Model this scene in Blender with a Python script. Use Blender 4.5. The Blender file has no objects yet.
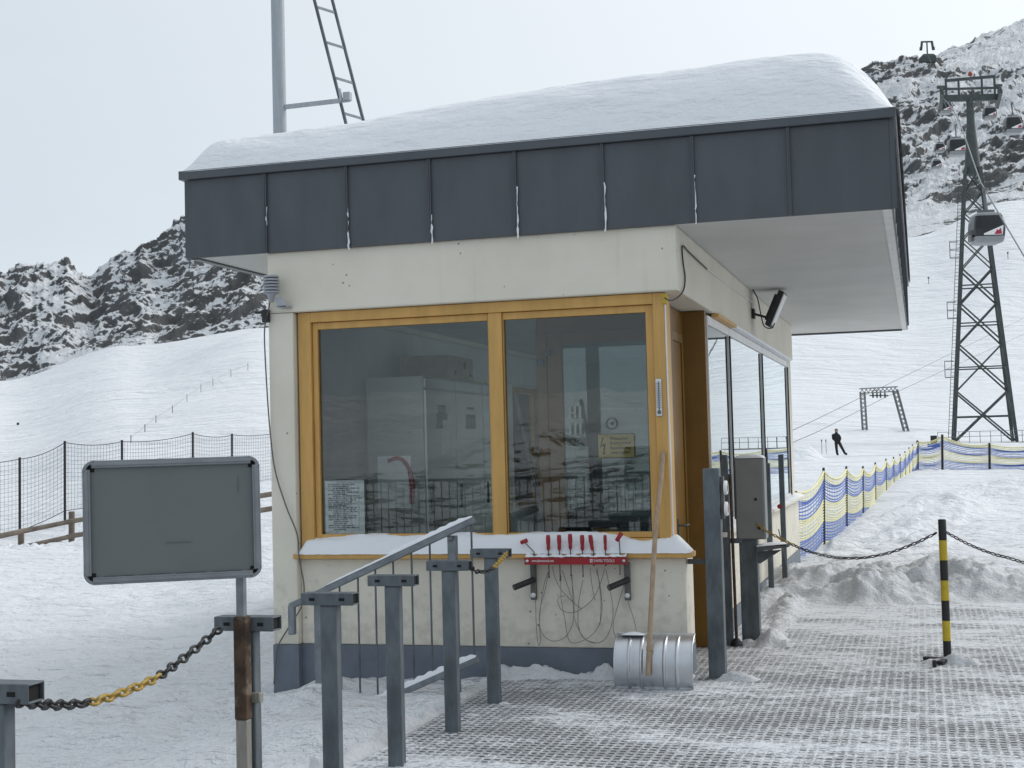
import bpy, bmesh, math, random
import numpy as np
from mathutils import Vector, Matrix

random.seed(7)
scene = bpy.context.scene
COL = scene.collection

# ------------------------------------------------------------------ camera
CAMF, YAW, PITCH, ROLL = 1390.22, -0.28429, 0.04704, -0.025828
CC = np.array([1.61995, -9.81248, 1.65])
_f = np.array([math.sin(YAW)*math.cos(PITCH), math.cos(YAW)*math.cos(PITCH), math.sin(PITCH)])
_r = np.array([math.cos(YAW), -math.sin(YAW), 0.0]); _u = np.cross(_r, _f)
_c, _s = math.cos(ROLL), math.sin(ROLL)
CR, CU, CF = _c*_r+_s*_u, -_s*_r+_c*_u, _f

def ray(x, y): return CR*(x-512)/CAMF + CU*(384-y)/CAMF + CF
def at(x, y, d): return Vector(CC + d*ray(x, y))                 # point of the place at depth d
def on(x, y, ax, val):                                            # point of the place on a wall plane
    r = ray(x, y); return Vector(CC + r*((val-CC[ax])/r[ax]))

cam = bpy.data.cameras.new("camera"); co = bpy.data.objects.new("camera", cam); COL.objects.link(co)
co.matrix_world = Matrix(((CR[0], CU[0], -CF[0], CC[0]), (CR[1], CU[1], -CF[1], CC[1]), (CR[2], CU[2], -CF[2], CC[2]), (0, 0, 0, 1)))
cam.sensor_width = 36; cam.lens = CAMF*36/1024; cam.clip_start = .05; cam.clip_end = 6000
scene.camera = co

# ------------------------------------------------------------------ noise
def _hash(i, j, s):
    n = (i*374761393 + j*668265263 + s*1442695041) & 0xffffffff
    n = ((n ^ (n >> 13))*1274126177) & 0xffffffff
    n = (n ^ (n >> 16)) & 0xffffffff
    return n/4294967295.0
def vnoise(x, y, s=0):
    x = np.asarray(x, float); y = np.asarray(y, float)
    i = np.floor(x).astype(np.int64); j = np.floor(y).astype(np.int64)
    u = x-i; v = y-j; u = u*u*u*(u*(u*6-15)+10); v = v*v*v*(v*(v*6-15)+10)
    a = _hash(i, j, s); b = _hash(i+1, j, s); c = _hash(i, j+1, s); d = _hash(i+1, j+1, s)
    return (a*(1-u)+b*u)*(1-v)+(c*(1-u)+d*u)*v*1.0
def fbm(x, y, o=5, s=0, g=.5, ridge=False):
    t = 0; a = 1; w = 0
    for k in range(o):
        n = vnoise(x*2**k+17.3*k, y*2**k-9.1*k, s+k)*2-1
        if ridge: n = 1-2*abs(n)
        t = t+a*n; w += a; a *= g
    return t/w
def sst(a, b, x):
    t = np.clip((x-a)/(b-a), 0, 1); return t*t*(3-2*t)

# ------------------------------------------------------------------ materials
def _nt(name):
    m = bpy.data.materials.new(name); m.use_nodes = True
    nt = m.node_tree; b = nt.nodes["Principled BSDF"]; return m, nt, b
class N:
    def __init__(s, nt): s.nt = nt
    def __call__(s, t, ins=None, **k):
        n = s.nt.nodes.new(t)
        for a, v in k.items(): setattr(n, a, v)
        for a, v in (ins or {}).items():
            if hasattr(v, 'node'): s.nt.links.new(v, n.inputs[a])
            else: n.inputs[a].default_value = v
        return n
    def link(s, a, b): s.nt.links.new(a, b)
    def math(s, op, a, b=0.0, c=None, clamp=False):
        ins = {0: a, 1: b}
        if c is not None: ins[2] = c
        return s('ShaderNodeMath', ins, operation=op, use_clamp=clamp).outputs[0]
    def noise(s, co, sc, det=4, rough=.55, dist=0):
        return s('ShaderNodeTexNoise', {'Vector': co, 'Scale': sc, 'Detail': det, 'Roughness': rough, 'Distortion': dist}).outputs[0]
    def mix(s, f, a, b):
        n = s('ShaderNodeMix', data_type='RGBA')
        for i, v in ((0, f), (6, a), (7, b)):
            if hasattr(v, 'node'): s.nt.links.new(v, n.inputs[i])
            else: n.inputs[i].default_value = v if i == 0 else (*v, 1)[:4]
        return n.outputs[2]
    def ramp(s, f, lo, hi):
        return s('ShaderNodeMapRange', {'Value': f, 'From Min': lo, 'From Max': hi}, interpolation_type='SMOOTHSTEP').outputs[0]
    def co(s): return s('ShaderNodeTexCoord').outputs['Object']
    def mapping(s, co, loc=(0, 0, 0), rot=(0, 0, 0), sc=(1, 1, 1)):
        return s('ShaderNodeMapping', {'Vector': co, 'Location': loc, 'Rotation': rot, 'Scale': sc}).outputs[0]
    def bump(s, h, st, dist, b, prev=None):
        n = s('ShaderNodeBump', {'Height': h, 'Strength': st, 'Distance': dist})
        if prev is not None: s.link(prev, n.inputs['Normal'])
        if b is not None: s.link(n.outputs[0], b.inputs['Normal'])
        return n.outputs[0]

def mat(name, col, rough=.6, metal=0, var=.15, vs=6, bump=0, bs=60, dirt=None, dirts=3, spec=.5, stretch=(1, 1, 1), rv=.1):
    m, nt, b = _nt(name); n = N(nt); co = n.mapping(n.co(), sc=stretch)
    t = n.noise(co, vs, 6, .6)
    c2 = tuple(min(1, c*(1+var)) for c in col); c1 = tuple(c*(1-var) for c in col)
    out = n.mix(n.ramp(t, .3, .7), c1, c2)
    if dirt:
        d = n.noise(co, dirts, 8, .7)
        out = n.mix(n.math('MULTIPLY', n.ramp(d, dirt[1], dirt[1]+.15), dirt[2] if len(dirt) > 2 else 1.), out, dirt[0])
    n.link(out, b.inputs['Base Color'])
    n.link(n.math('MULTIPLY_ADD', n.noise(co, vs*2.3, 4), rv*2, rough-rv), b.inputs['Roughness'])
    b.inputs['Metallic'].default_value = metal
    b.inputs['Specular IOR Level'].default_value = spec
    if bump: n.bump(n.noise(co, bs, 5), bump, .01, b)
    return m

M = {}
M['cream'] = None
def cream_mat():
    m, nt, b = _nt('cream_concrete'); n = N(nt); co = n.co()
    big = n.noise(co, 1.3, 6, .6)
    c = n.mix(n.ramp(big, .3, .7), (.68, .64, .54), (.76, .715, .61))
    st = n.noise(n.mapping(co, sc=(9, 9, .5)), 1.2, 5)               # faint run-off streaks
    c = n.mix(n.math('MULTIPLY', n.ramp(st, .58, .8), .35), c, (.52, .48, .39))
    fine = n.noise(co, 90, 3); c = n.mix(n.math('MULTIPLY', fine, .12), c, (.50, .48, .41))
    zz_ = n('ShaderNodeSeparateXYZ', {0: co}).outputs[2]; spl = n.math('MULTIPLY', n.ramp(n.math('ADD', n.noise(co, 9, 6, .7), n.math('MULTIPLY', zz_, -.35)), .28, .5), .32)
    c = n.mix(spl, c, (.36, .34, .29))
    v = n('ShaderNodeTexVoronoi', {'Vector': n.mapping(co, rot=(.3, .2, .1)), 'Scale': 11.0})
    sz = n.noise(co, 3.1, 2)
    pit = n.math('LESS_THAN', v.outputs['Distance'], n.math('MULTIPLY_ADD', n.ramp(sz, .42, .66), .10, .0))
    c = n.mix(n.math('MULTIPLY', pit, .75), c, (.14, .13, .11))
    n.link(c, b.inputs['Base Color']); b.inputs['Roughness'].default_value = .78
    h = n.math('SUBTRACT', n.math('MULTIPLY', n.noise(co, 14, 6), .5), pit)
    n.bump(h, .35, .006, b)
    return m
M['cream'] = cream_mat()
M['plinth'] = mat('plinth_paint', (.135, .16, .195), .6, 0, .12, 4, .2, 40, ((.4, .41, .42), .66, .25), 9)
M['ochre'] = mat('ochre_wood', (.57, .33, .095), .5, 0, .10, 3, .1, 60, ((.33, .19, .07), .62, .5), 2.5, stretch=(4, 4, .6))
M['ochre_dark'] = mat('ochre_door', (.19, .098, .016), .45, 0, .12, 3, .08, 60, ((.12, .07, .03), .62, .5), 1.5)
M['fascia'] = mat('fascia_sheet', (.070, .080, .089), .48, .0, .10, 3.0, .12, 2.2, ((.12, .13, .14), .62, .35), 4, rv=.12, stretch=(1.4, 1.4, .45))
M['capm'] = mat('cap_sheet', (.075, .084, .094), .4, .1, .08, 3)
M['soffit'] = mat('soffit_paint', (.60, .60, .58), .8, 0, .05, 1.5, .1, 50, ((.42, .42, .41), .64, .5), 3)
M['white'] = mat('white_paint', (.75, .75, .74), .5, 0, .06, 6)
M['alu'] = mat('aluminium', (.62, .63, .65), .36, .9, .08, 9, .05, 50, ((.35, .36, .37), .6, .4), 6)
M['steel'] = mat('bare_steel', (.09, .09, .09), .5, .5, .15, 20)
M['galv'] = mat('galvanised_steel', (.105, .124, .135), .55, .3, .3, 11, .12, 60, ((.22, .25, .27), .6, .5), 9, stretch=(1, 1, .35))
M['galv_light'] = mat('galvanised_light', (.19, .21, .225), .5, .4, .2, 12, 0, 60, ((.2, .21, .22), .6, .5), 9)
M['rust'] = mat('rusty_steel', (.062, .036, .021), .85, .1, .5, 14, .3, 60, ((.20, .16, .12), .52, .8), 12)
M['rustgalv'] = mat('stained_galvanised', (.24, .23, .20), .6, .3, .2, 14, 0, 60, ((.11, .06, .03), .57, .9), 7, stretch=(6, 6, .7))
M['black'] = mat('black_plastic', (.013, .013, .014), .5, 0, .2, 10)
M['signface'] = mat('sign_panel_grey', (.135, .15, .147), .5, 0, .05, 2.5, .03, 30, ((.15, .155, .15), .68, .5), 5)
M['signframe'] = mat('sign_frame_alu', (.23, .245, .26), .4, .5, .1, 10)
M['cabinet'] = mat('cabinet_paint', (.20, .21, .20), .5, 0, .08, 4, .05, 40, ((.14, .14, .13), .6, .5), 5)
M['red'] = mat('red_paint', (.30, .010, .016), .4, 0, .12, 8)
M['wood'] = mat('ash_handle', (.36, .26, .17), .6, 0, .18, 5, .1, 60, ((.25, .17, .1), .58, .5), 4, stretch=(9, 9, .8))
M['oldwood'] = mat('weathered_wood', (.20, .165, .13), .85, 0, .3, 1.6, .3, 30, ((.11, .085, .06), .55, .7), 2)
M['yellow'] = mat('yellow_paint', (.52, .38, .02), .5, 0, .12, 12, 0, 60, ((.2, .15, .03), .62, .6), 14)
M['blackpaint'] = mat('black_paint', (.012, .012, .012), .5, 0, .2, 12)
M['chain_y'] = mat('chain_yellow', (.34, .22, .04), .6, 0, .25, 30)
M['pylon'] = mat('pylon_steel', (.06, .07, .069), .6, .2, .2, 2)
M['pylon_light'] = mat('pylon_steel_light', (.16, .17, .17), .6, .2, .2, 2)
M['concrete'] = mat('concrete', (.23, .21, .18), .9, 0, .2, 1.0, .2, 10)
M['netblue'] = mat('net_blue', (.09, .17, .50), .7, 0, .1, 5)
M['netyellow'] = mat('net_yellow', (.78, .74, .42), .7, 0, .08, 5)
M['netblack'] = mat('net_black', (.03, .03, .05), .7, 0, .1, 5)
M['paper'] = mat('paper', (.80, .84, .85), .8, 0, .05, 8)
M['ink'] = mat('ink', (.12, .15, .16), .8, 0, .05, 8)
M['signyellow'] = mat('warning_yellow', (.78, .60, .18), .5, 0, .05, 8)
M['signdark'] = mat('warning_ink', (.07, .045, .02), .6, 0, .05, 8)
M['card'] = mat('cardboard', (.34, .26, .17), .85, 0, .12, 6)
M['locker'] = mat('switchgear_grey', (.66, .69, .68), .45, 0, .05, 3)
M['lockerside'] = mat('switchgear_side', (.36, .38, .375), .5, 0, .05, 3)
M['inwall'] = mat('interior_wall', (.62, .64, .64), .8, 0, .06, 2)
M['floorin'] = mat('interior_floor', (.3, .3, .3), .7, 0, .1, 3)
M['tread'] = mat('wire_steel', (.20, .20, .195), .5, .5, .1, 30)
M['cable_dark'] = mat('cable_dark', (.03, .03, .032), .6, 0, .1, 10)
M['cable_grey'] = mat('cable_grey', (.12, .115, .11), .6, 0, .1, 10)
M['mastpaint'] = mat('mast_paint', (.36, .39, .42), .55, .1, .08, 2, .05, 30, ((.18, .19, .2), .68, .7), 3, stretch=(8, 8, .8))
M['sensor'] = mat('sensor_white', (.36, .38, .41), .5, 0, .05, 9)
M['cloth'] = mat('dark_ski_clothes', (.010, .010, .013), .8, 0, .25, 9)
M['skin'] = mat('skin', (.45, .28, .2), .6, 0, .05, 9)
M['cabinwhite'] = mat('cabin_white', (.24, .25, .26), .35, 0, .05, 2)
M['cabinglass'] = mat('cabin_tinted_glass', (.012, .014, .017), .12, 0, .2, 2)
M['logored'] = mat('cabin_red', (.36, .02, .05), .4, 0, .05, 2)
M['orange'] = mat('beacon_orange', (.30, .05, .02), .4, 0, .05, 2)
M['green'] = mat('button_green', (.05, .18, .06), .4, 0, .05, 9)
M['hole'] = mat('dark_opening', (.006, .006, .006), .9, 0, .1, 9)

def glass_mat(name, tint, refl, rough=0.0, wave=0.0):
    m = bpy.data.materials.new(name); m.use_nodes = True; nt = m.node_tree; nt.nodes.clear(); n = N(nt)
    o = n('ShaderNodeOutputMaterial'); tr = n('ShaderNodeBsdfTransparent', {'Color': (*tint, 1)})
    gl = n('ShaderNodeBsdfGlossy', {'Color': (.92, .96, .97, 1), 'Roughness': rough})
    fr = n('ShaderNodeFresnel', {'IOR': 1.5})
    if wave:
        bp = n.bump(n.noise(n.co(), 1.1, 2), wave, .02, None); n.link(bp, gl.inputs['Normal'])
    fac = n.math('ADD', n.math('MULTIPLY', fr.outputs[0], refl[1]), refl[0], clamp=True)
    mx = n('ShaderNodeMixShader', {0: fac}); n.link(tr.outputs[0], mx.inputs[1]); n.link(gl.outputs[0], mx.inputs[2])
    n.link(mx.outputs[0], o.inputs[0]); return m
M['glass'] = glass_mat('window_glass', (.955, .975, .965), (.0, 1.12), 0, .01)
M['glass_side'] = glass_mat('coated_window_glass', (.86, .91, .90), (.12, 1.5), 0, .015)
M['glass_in'] = glass_mat('inner_door_glass', (.78, .86, .86), (.02, 1.2))

def snow_mat(name, kind):
    m, nt, b = _nt(name); n = N(nt); co = n.co()
    b.inputs['Roughness'].default_value = .65; b.inputs['Specular IOR Level'].default_value = .25
    big = n.noise(co, .35, 4)
    col = n.mix(big, (.79, .81, .845), (.84, .855, .875))
    if kind == 'ground':
        d = n('ShaderNodeVectorMath', {0: n('ShaderNodeNewGeometry').outputs['Position'], 1: (1.6, -9.8, 0)}, operation='DISTANCE').outputs['Value']
        h1 = n.noise(co, 9, 6, .62)                       # trampled crust near by
        h2 = n.noise(n.mapping(co, sc=(1, 1.6, 1)), 2.2, 5, .6)
        h3 = n.noise(n.mapping(co, rot=(0, 0, .4), sc=(.35, 1, 1)), .25, 6, .62)
        foot = n('ShaderNodeTexVoronoi', {'Vector': n.mapping(co, rot=(0, 0, .5), sc=(1, 1.8, 1)), 'Scale': 2.6, 'Randomness': 1.0})
        fp = n.ramp(foot.outputs['Distance'], .12, .3)
        near = n.math('SUBTRACT', 1.0, n.ramp(d, 25, 90))
        nn = n.bump(n.math('ADD', n.math('MULTIPLY', h1, .5), n.math('ADD', n.math('MULTIPLY', fp, .07), h2)), .9, .15, None)
        nn = n.bump(n.math('MULTIPLY', n.noise(co, 26, 4, .6), near), .8, .035, None, nn)
        mixh = n.math('MULTIPLY', h3, n.math('SUBTRACT', 1.0, n.math('MULTIPLY', near, .6)))
        nn = n.bump(mixh, .7, 3.4, None, nn)
        trk = n.noise(n.mapping(co, rot=(0, 0, .62), sc=(.6, 1, 1)), .06, 6, .62); nn = n.bump(n.math('MULTIPLY', trk, n.ramp(d, 40, 160)), .3, 10.0, b, nn)
        ra = n('ShaderNodeAttribute', attribute_name='rock').outputs['Fac']
        rk = n.ramp(n.math('ADD', n.noise(co, .8, 9, .75), n.math('MULTIPLY_ADD', ra, .5, -.5)), .46, .50)
        rc = n.mix(n.noise(co, 1.3, 5), (.03, .03, .03), (.14, .12, .10))
        col = n.mix(n.math('MULTIPLY', rk, n.math('GREATER_THAN', ra, .02)), col, rc)
    elif kind == 'roof':
        nn = n.bump(n.noise(n.mapping(co, rot=(0, 0, -.12), sc=(.6, 1.8, 1.6)), 3.2, 6, .6), .85, .10, None)
        nn = n.bump(n.noise(co, 40, 3), .25, .008, b, nn)
    elif kind == 'lumpy':
        nn = n.bump(n.noise(co, 7, 8, .68), .9, .09, None)
        nn = n.bump(n.noise(co, 34, 4), .4, .012, b, nn)
        col = n.mix(n.math('MULTIPLY_ADD', n.ramp(n.noise(co, 5, 5), .35, .75), .5, .3), col, (.60, .61, .62))
    else:
        n.bump(n.noise(co, 22, 5), .35, .012, b)
    n.link(col, b.inputs['Base Color'])
    return m
M['snow'] = snow_mat('snow_soft', 'soft'); M['snowground'] = snow_mat('snow_ground', 'ground')
M['snowroof'] = snow_mat('snow_roof', 'roof'); M['snowlump'] = snow_mat('snow_lumpy', 'lumpy')

def platform_mat():
    m, nt, b = _nt('grating_with_snow'); n = N(nt); co = n.co()
    wob = n.noise(co, 3.5, 3)
    sep = n('ShaderNodeSeparateXYZ', {0: co})
    X = n.math('MULTIPLY_ADD', wob, .03, sep.outputs[0]); Y = n.math('MULTIPLY_ADD', wob, .035, sep.outputs[1])
    row = n.math('FLOOR', n.math('DIVIDE', Y, .062))
    fy = n.math('ABSOLUTE', n.math('SUBTRACT', n.math('FRACT', n.math('DIVIDE', Y, .062)), .5))
    Xs = n.math('MULTIPLY_ADD', n.math('MODULO', row, 2.0), .0, X)
    fx = n.math('ABSOLUTE', n.math('SUBTRACT', n.math('FRACT', n.math('DIVIDE', Xs, .052)), .5))
    # 1 in the open cell, 0 on the bars
    cell = n.math('MULTIPLY', n.ramp(fx, .49, .22), n.ramp(fy, .45, .16))
    a1 = n.noise(n.mapping(co, rot=(0, 0, .25), sc=(.6, 1.5, 1)), .9, 7, .62)
    a2 = n.noise(n.mapping(co, sc=(1, 2.2, 1)), 5, 5, .65)
    a3 = n.noise(n.mapping(co, loc=(3, 1, 0), sc=(1, 1.25, 1)), 13, 5, .75)
    far = n.ramp(sep.outputs[1], -1.5, 4.6)
    cov = n.math('ADD', n.math('MULTIPLY', a1, 1.1), n.math('ADD', n.math('MULTIPLY', a2, .6), n.math('MULTIPLY', a3, .7)))
    cov = n.math('ADD', cov, n.math('MULTIPLY', far, .16))
    open_ = n.math('MULTIPLY', cell, n.ramp(cov, 1.42, 1.14))
    # bars swept bare in places
    bare = n.math('MULTIPLY', n.ramp(cov, 1.12, .92), .85)
    jy = n.math('LESS_THAN', n.math('ABSOLUTE', n.math('SUBTRACT', n.math('FRACT', n.math('DIVIDE', n.math('ADD', sep.outputs[0], .55), 1.5)), .5)), .004)
    a4 = n.noise(n.mapping(co, loc=(7, 2, 0), sc=(1.4, .8, 1)), 42, 3, .7)
    barcov = n.ramp(n.math('ADD', n.math('MULTIPLY', cov, .55), n.math('MULTIPLY', a4, .8)), .93, 1.18)
    dark = n.math('MAXIMUM', n.math('MULTIPLY', open_, .96), n.math('MULTIPLY', n.math('SUBTRACT', 1.0, barcov), .64))
    snow = n.mix(a3, (.52, .54, .57), (.82, .84, .87))
    c = n.mix(dark, snow, (.022, .023, .026))
    c = n.mix(n.math('MULTIPLY', jy, n.math('MULTIPLY', n.ramp(a1, .42, .6), .55)), c, (.72, .74, .77))
    n.link(c, b.inputs['Base Color']); b.inputs['Roughness'].default_value = .7
    h = n.math('ADD', n.math('MULTIPLY', dark, -.6), n.math('MULTIPLY', a2, .8))
    n.bump(h, .6, .018, b)
    return m
M['platform'] = platform_mat()

def mountain_mat(name, ang, sc, lo, hi, brown, wb=.9, wf=.8):
    m, nt, b = _nt(name); n = N(nt)
    uv = n('ShaderNodeUVMap', uv_map='uv').outputs[0]; co = n.co()
    band = n.noise(n.mapping(uv, rot=(0, 0, -ang), sc=(sc[0], sc[1], 1)), 1.0, 9, .62, .6)
    fine = n.noise(uv, .33, 7, .68, .6)
    g = n('ShaderNodeNewGeometry'); nz = n('ShaderNodeSeparateXYZ', {0: g.outputs['Normal']}).outputs[2]
    at_ = n('ShaderNodeAttribute', attribute_name='snow').outputs['Fac']
    band2 = n.noise(n.mapping(uv, loc=(31, 7, 0), rot=(0, 0, -ang), sc=(sc[0]*2.4, sc[1]*3.2, 1)), 1.0, 6, .65, .5)
    s = n.math('ADD', n.math('ADD', n.math('MULTIPLY', band, wb), n.math('MULTIPLY', n.math('SUBTRACT', band2, .5), .7)), n.math('MULTIPLY', fine, wf))
    s = n.math('ADD', s, n.math('MULTIPLY', nz, .38)); s = n.math('ADD', s, at_)
    sn = n.ramp(s, lo, hi)
    rk = n.mix(n.noise(uv, .05, 7, .7), (.05, .054, .058), (.22, .222, .222))
    rk = n.mix(n.math('MULTIPLY', n.ramp(n.noise(uv, .018, 4), .5, .7), brown), rk, (.12, .085, .05))
    c = n.mix(sn, rk, (.87, .885, .905)); n.link(c, b.inputs['Base Color'])
    b.inputs['Roughness'].default_value = .85; b.inputs['Specular IOR Level'].default_value = .15
    n.bump(n.math('ADD', band, n.math('MULTIPLY', fine, 1.2)), .7, 6.0, b)
    return m
M['mount_left'] = mountain_mat('rock_and_snow_left', .75, (.035, .11), 1.055, 1.13, .18)
M['mount_right'] = mountain_mat('rock_and_snow_right', .80, (.013, .10), 1.065, 1.16, .2, 1.25, .55)

# ------------------------------------------------------------------ mesh builder
class MB:
    def __init__(s): s.v = []; s.f = []; s.m = []; s.sm = []
    def add(s, vs, fs, mi=0, sm=False):
        o = len(s.v); s.v += [tuple(p) for p in vs]
        for f in fs: s.f.append([i+o for i in f]); s.m.append(mi); s.sm.append(sm)
        return s
    def bx(s, x0, x1, y0, y1, z0, z1, mi=0):
        return s.add([(x0, y0, z0), (x1, y0, z0), (x1, y1, z0), (x0, y1, z0), (x0, y0, z1), (x1, y0, z1), (x1, y1, z1), (x0, y1, z1)],
                     [(0, 3, 2, 1), (4, 5, 6, 7), (0, 1, 5, 4), (1, 2, 6, 5), (2, 3, 7, 6), (3, 0, 4, 7)], mi)
    def ob(s, mtx, sx, sy, sz, mi=0):                                  # oriented box, centred
        t = MB().bx(-sx/2, sx/2, -sy/2, sy/2, -sz/2, sz/2); return s.add([mtx @ Vector(p) for p in t.v], t.f, mi)
    def bar(s, a, b, w, h=None, mi=0, up=(0, 0, 1)):                    # rectangular bar from a to b
        a = Vector(a); b = Vector(b); d = (b-a); L = d.length; z = d.normalized(); u = Vector(up)
        if abs(z.dot(u)) > .98: u = Vector((0, 1, 0))
        x = u.cross(z).normalized(); y = z.cross(x)
        mt = Matrix(((x.x, y.x, z.x, (a.x+b.x)/2), (x.y, y.y, z.y, (a.y+b.y)/2), (x.z, y.z, z.z, (a.z+b.z)/2), (0, 0, 0, 1)))
        return s.ob(mt, w, h or w, L, mi)
    def tube(s, pts, r, n=8, mi=0, closed=False, caps=True, sm=True):
        pts = [Vector(p) for p in pts]; k = len(pts); rs = r if hasattr(r, '__len__') else [r]*k
        tans = []
        for i in range(k):
            if closed: t = pts[(i+1) % k]-pts[i-1]
            else: t = pts[min(i+1, k-1)]-pts[max(i-1, 0)]
            tans.append(t.normalized())
        ref = Vector((0, 0, 1)) if abs(tans[0].z) < .9 else Vector((1, 0, 0))
        x = ref.cross(tans[0]).normalized(); vs = []
        for i in range(k):
            x = (x-tans[i]*x.dot(tans[i])).normalized(); y = tans[i].cross(x)
            for j in range(n):
                a = 2*math.pi*j/n; vs.append(pts[i]+(x*math.cos(a)+y*math.sin(a))*rs[i])
        fs = []
        for i in range(k if closed else k-1):
            for j in range(n):
                a = i*n+j; b = i*n+(j+1) % n; c = ((i+1) % k)*n+(j+1) % n; d = ((i+1) % k)*n+j
                fs.append((a, b, c, d))
        s.add(vs, fs, mi, sm)
        if caps and not closed:
            s.add(vs[:n], [tuple(range(n-1, -1, -1))], mi); s.add(vs[-n:], [tuple(range(n))], mi)
        return s
    def cyl(s, a, b, r, n=12, mi=0, r2=None): return s.tube([a, b], [r, r if r2 is None else r2], n, mi)
    def lathe(s, c, prof, n=20, mi=0, axis='z'):
        vs = []
        for (r, z) in prof:
            for j in range(n):
                a = 2*math.pi*j/n; p = (r*math.cos(a), r*math.sin(a), z)
                if axis == 'x': p = (p[2], p[0], p[1])
                if axis == 'y': p = (p[1], p[2], p[0])
                vs.append((c[0]+p[0], c[1]+p[1], c[2]+p[2]))
        fs = []
        for i in range(len(prof)-1):
            for j in range(n): fs.append((i*n+j, i*n+(j+1) % n, (i+1)*n+(j+1) % n, (i+1)*n+j))
        return s.add(vs, fs, mi, True)
    def prism(s, poly, y0, y1, mi=0, plane='xz'):
        k = len(poly); P = (lambda a, b, c: (a, c, b)) if plane == 'xz' else ((lambda a, b, c: (c, a, b)) if plane == 'yz' else (lambda a, b, c: (a, b, c)))
        vs = [P(a, b, y0) for a, b in poly]+[P(a, b, y1) for a, b in poly]
        return s.add(vs, [tuple(range(k)), tuple(range(2*k-1, k-1, -1))]+[(i, i+k, (i+1) % k+k, (i+1) % k) for i in range(k)], mi)
    def grid(s, P, mi=0, sm=True):                                     # P: (n,m,3) array
        n, m = P.shape[:2]; I = np.arange(n*m).reshape(n, m)
        q = np.stack([I[:-1, :-1], I[1:, :-1], I[1:, 1:], I[:-1, 1:]], -1).reshape(-1, 4)
        return s.add(P.reshape(-1, 3).tolist(), q.tolist(), mi, sm)
    def build(s, name, mats, parent=None, org=None, bevel=0, seg=2, fix=True):
        me = bpy.data.meshes.new(name)
        if parent is not None: org = parent.get('_o', (0, 0, 0)) if False else ORG[parent.name]
        o_ = Vector(org) if org is not None else Vector((0, 0, 0))
        me.from_pydata([tuple(Vector(p)-o_) for p in s.v], [], s.f)
        for k in (mats if isinstance(mats, (list, tuple)) else [mats]): me.materials.append(k)
        me.polygons.foreach_set('material_index', s.m); me.polygons.foreach_set('use_smooth', s.sm)
        if fix:
            bm = bmesh.new(); bm.from_mesh(me); bmesh.ops.recalc_face_normals(bm, faces=bm.faces); bm.to_mesh(me); bm.free()
        me.update(); o = bpy.data.objects.new(name, me); COL.objects.link(o)
        if parent is not None: o.parent = parent
        else: o.location = o_
        ORG[o.name] = tuple(o_)
        if bevel:
            b = o.modifiers.new('bevel', 'BEVEL'); b.width = bevel; b.segments = seg; b.limit_method = 'ANGLE'; b.angle_limit = .6
        return o
ORG = {}
def bulk(name, P, m, uv=None, attrs=None, org=(0, 0, 0)):               # big smooth sheets, fast path
    n, k = P.shape[:2]; me = bpy.data.meshes.new(name)
    I = np.arange(n*k, dtype=np.int32).reshape(n, k)
    q = np.stack([I[:-1, :-1], I[1:, :-1], I[1:, 1:], I[:-1, 1:]], -1).reshape(-1)
    nf = len(q)//4
    me.vertices.add(n*k); me.vertices.foreach_set('co', P.reshape(-1).astype(np.float32))
    me.loops.add(len(q)); me.loops.foreach_set('vertex_index', q)
    me.polygons.add(nf); me.polygons.foreach_set('loop_start', np.arange(0, nf*4, 4, dtype=np.int32))
    me.update(calc_edges=True); me.polygons.foreach_set('use_smooth', np.ones(nf, bool))
    if uv is not None:
        l = me.uv_layers.new(name='uv'); l.data.foreach_set('uv', uv.reshape(-1, 2)[q].reshape(-1).astype(np.float32))
    for a, d in (attrs or {}).items():
        t = me.attributes.new(a, 'FLOAT', 'POINT'); t.data.foreach_set('value', d.reshape(-1).astype(np.float32))
    me.materials.append(m); me.validate(); o = bpy.data.objects.new(name, me); COL.objects.link(o); ORG[o.name] = org
    return o
def tag(o, label, cat, group=None):
    o['label'] = label; o['category'] = cat
    if group: o['group'] = group
    return o
def thing(name, label, cat, loc, group=None):
    o = bpy.data.objects.new(name, None); COL.objects.link(o); o.location = loc; ORG[o.name] = tuple(loc); o.empty_display_size = .2
    return tag(o, label, cat, group)
def kind(o, k): o['kind'] = k; return o
def copy_tree(o, parent=None):
    c = o.copy(); COL.objects.link(c)
    if parent is not None: c.parent = parent
    ORG[c.name] = ORG[o.name]
    for ch in [x for x in COL.objects if x.parent == o]: copy_tree(ch, c)
    return c
def dup(root, loc, label, group=None):
    c = copy_tree(root); c.location = loc; c['label'] = label
    if group: c['group'] = group
    return c
def text(name, s, size, m, parent, org, ex=(1, 0, 0), ey=(0, 0, 1), width=None, depth=.0015):
    cu = bpy.data.curves.new(name, 'FONT'); cu.body = s; cu.size = size; cu.extrude = depth
    t = bpy.data.objects.new(name, cu); COL.objects.link(t)
    dg = bpy.context.evaluated_depsgraph_get(); me = bpy.data.meshes.new_from_object(t.evaluated_get(dg))
    COL.objects.unlink(t); bpy.data.objects.remove(t)
    xs = [v.co.x for v in me.vertices]; w = max(xs)-min(xs); k = width/w if width else 1
    ex = Vector(ex).normalized(); ey = Vector(ey).normalized(); ez = ex.cross(ey); base = Vector(org)-Vector(ORG[parent.name])
    for v in me.vertices: v.co = base+ex*(v.co.x*k)+ey*v.co.y+ez*v.co.z
    me.materials.clear(); me.materials.append(m)
    o = bpy.data.objects.new(name, me); COL.objects.link(o); o.parent = parent; ORG[o.name] = ORG[parent.name]; return o
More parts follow.
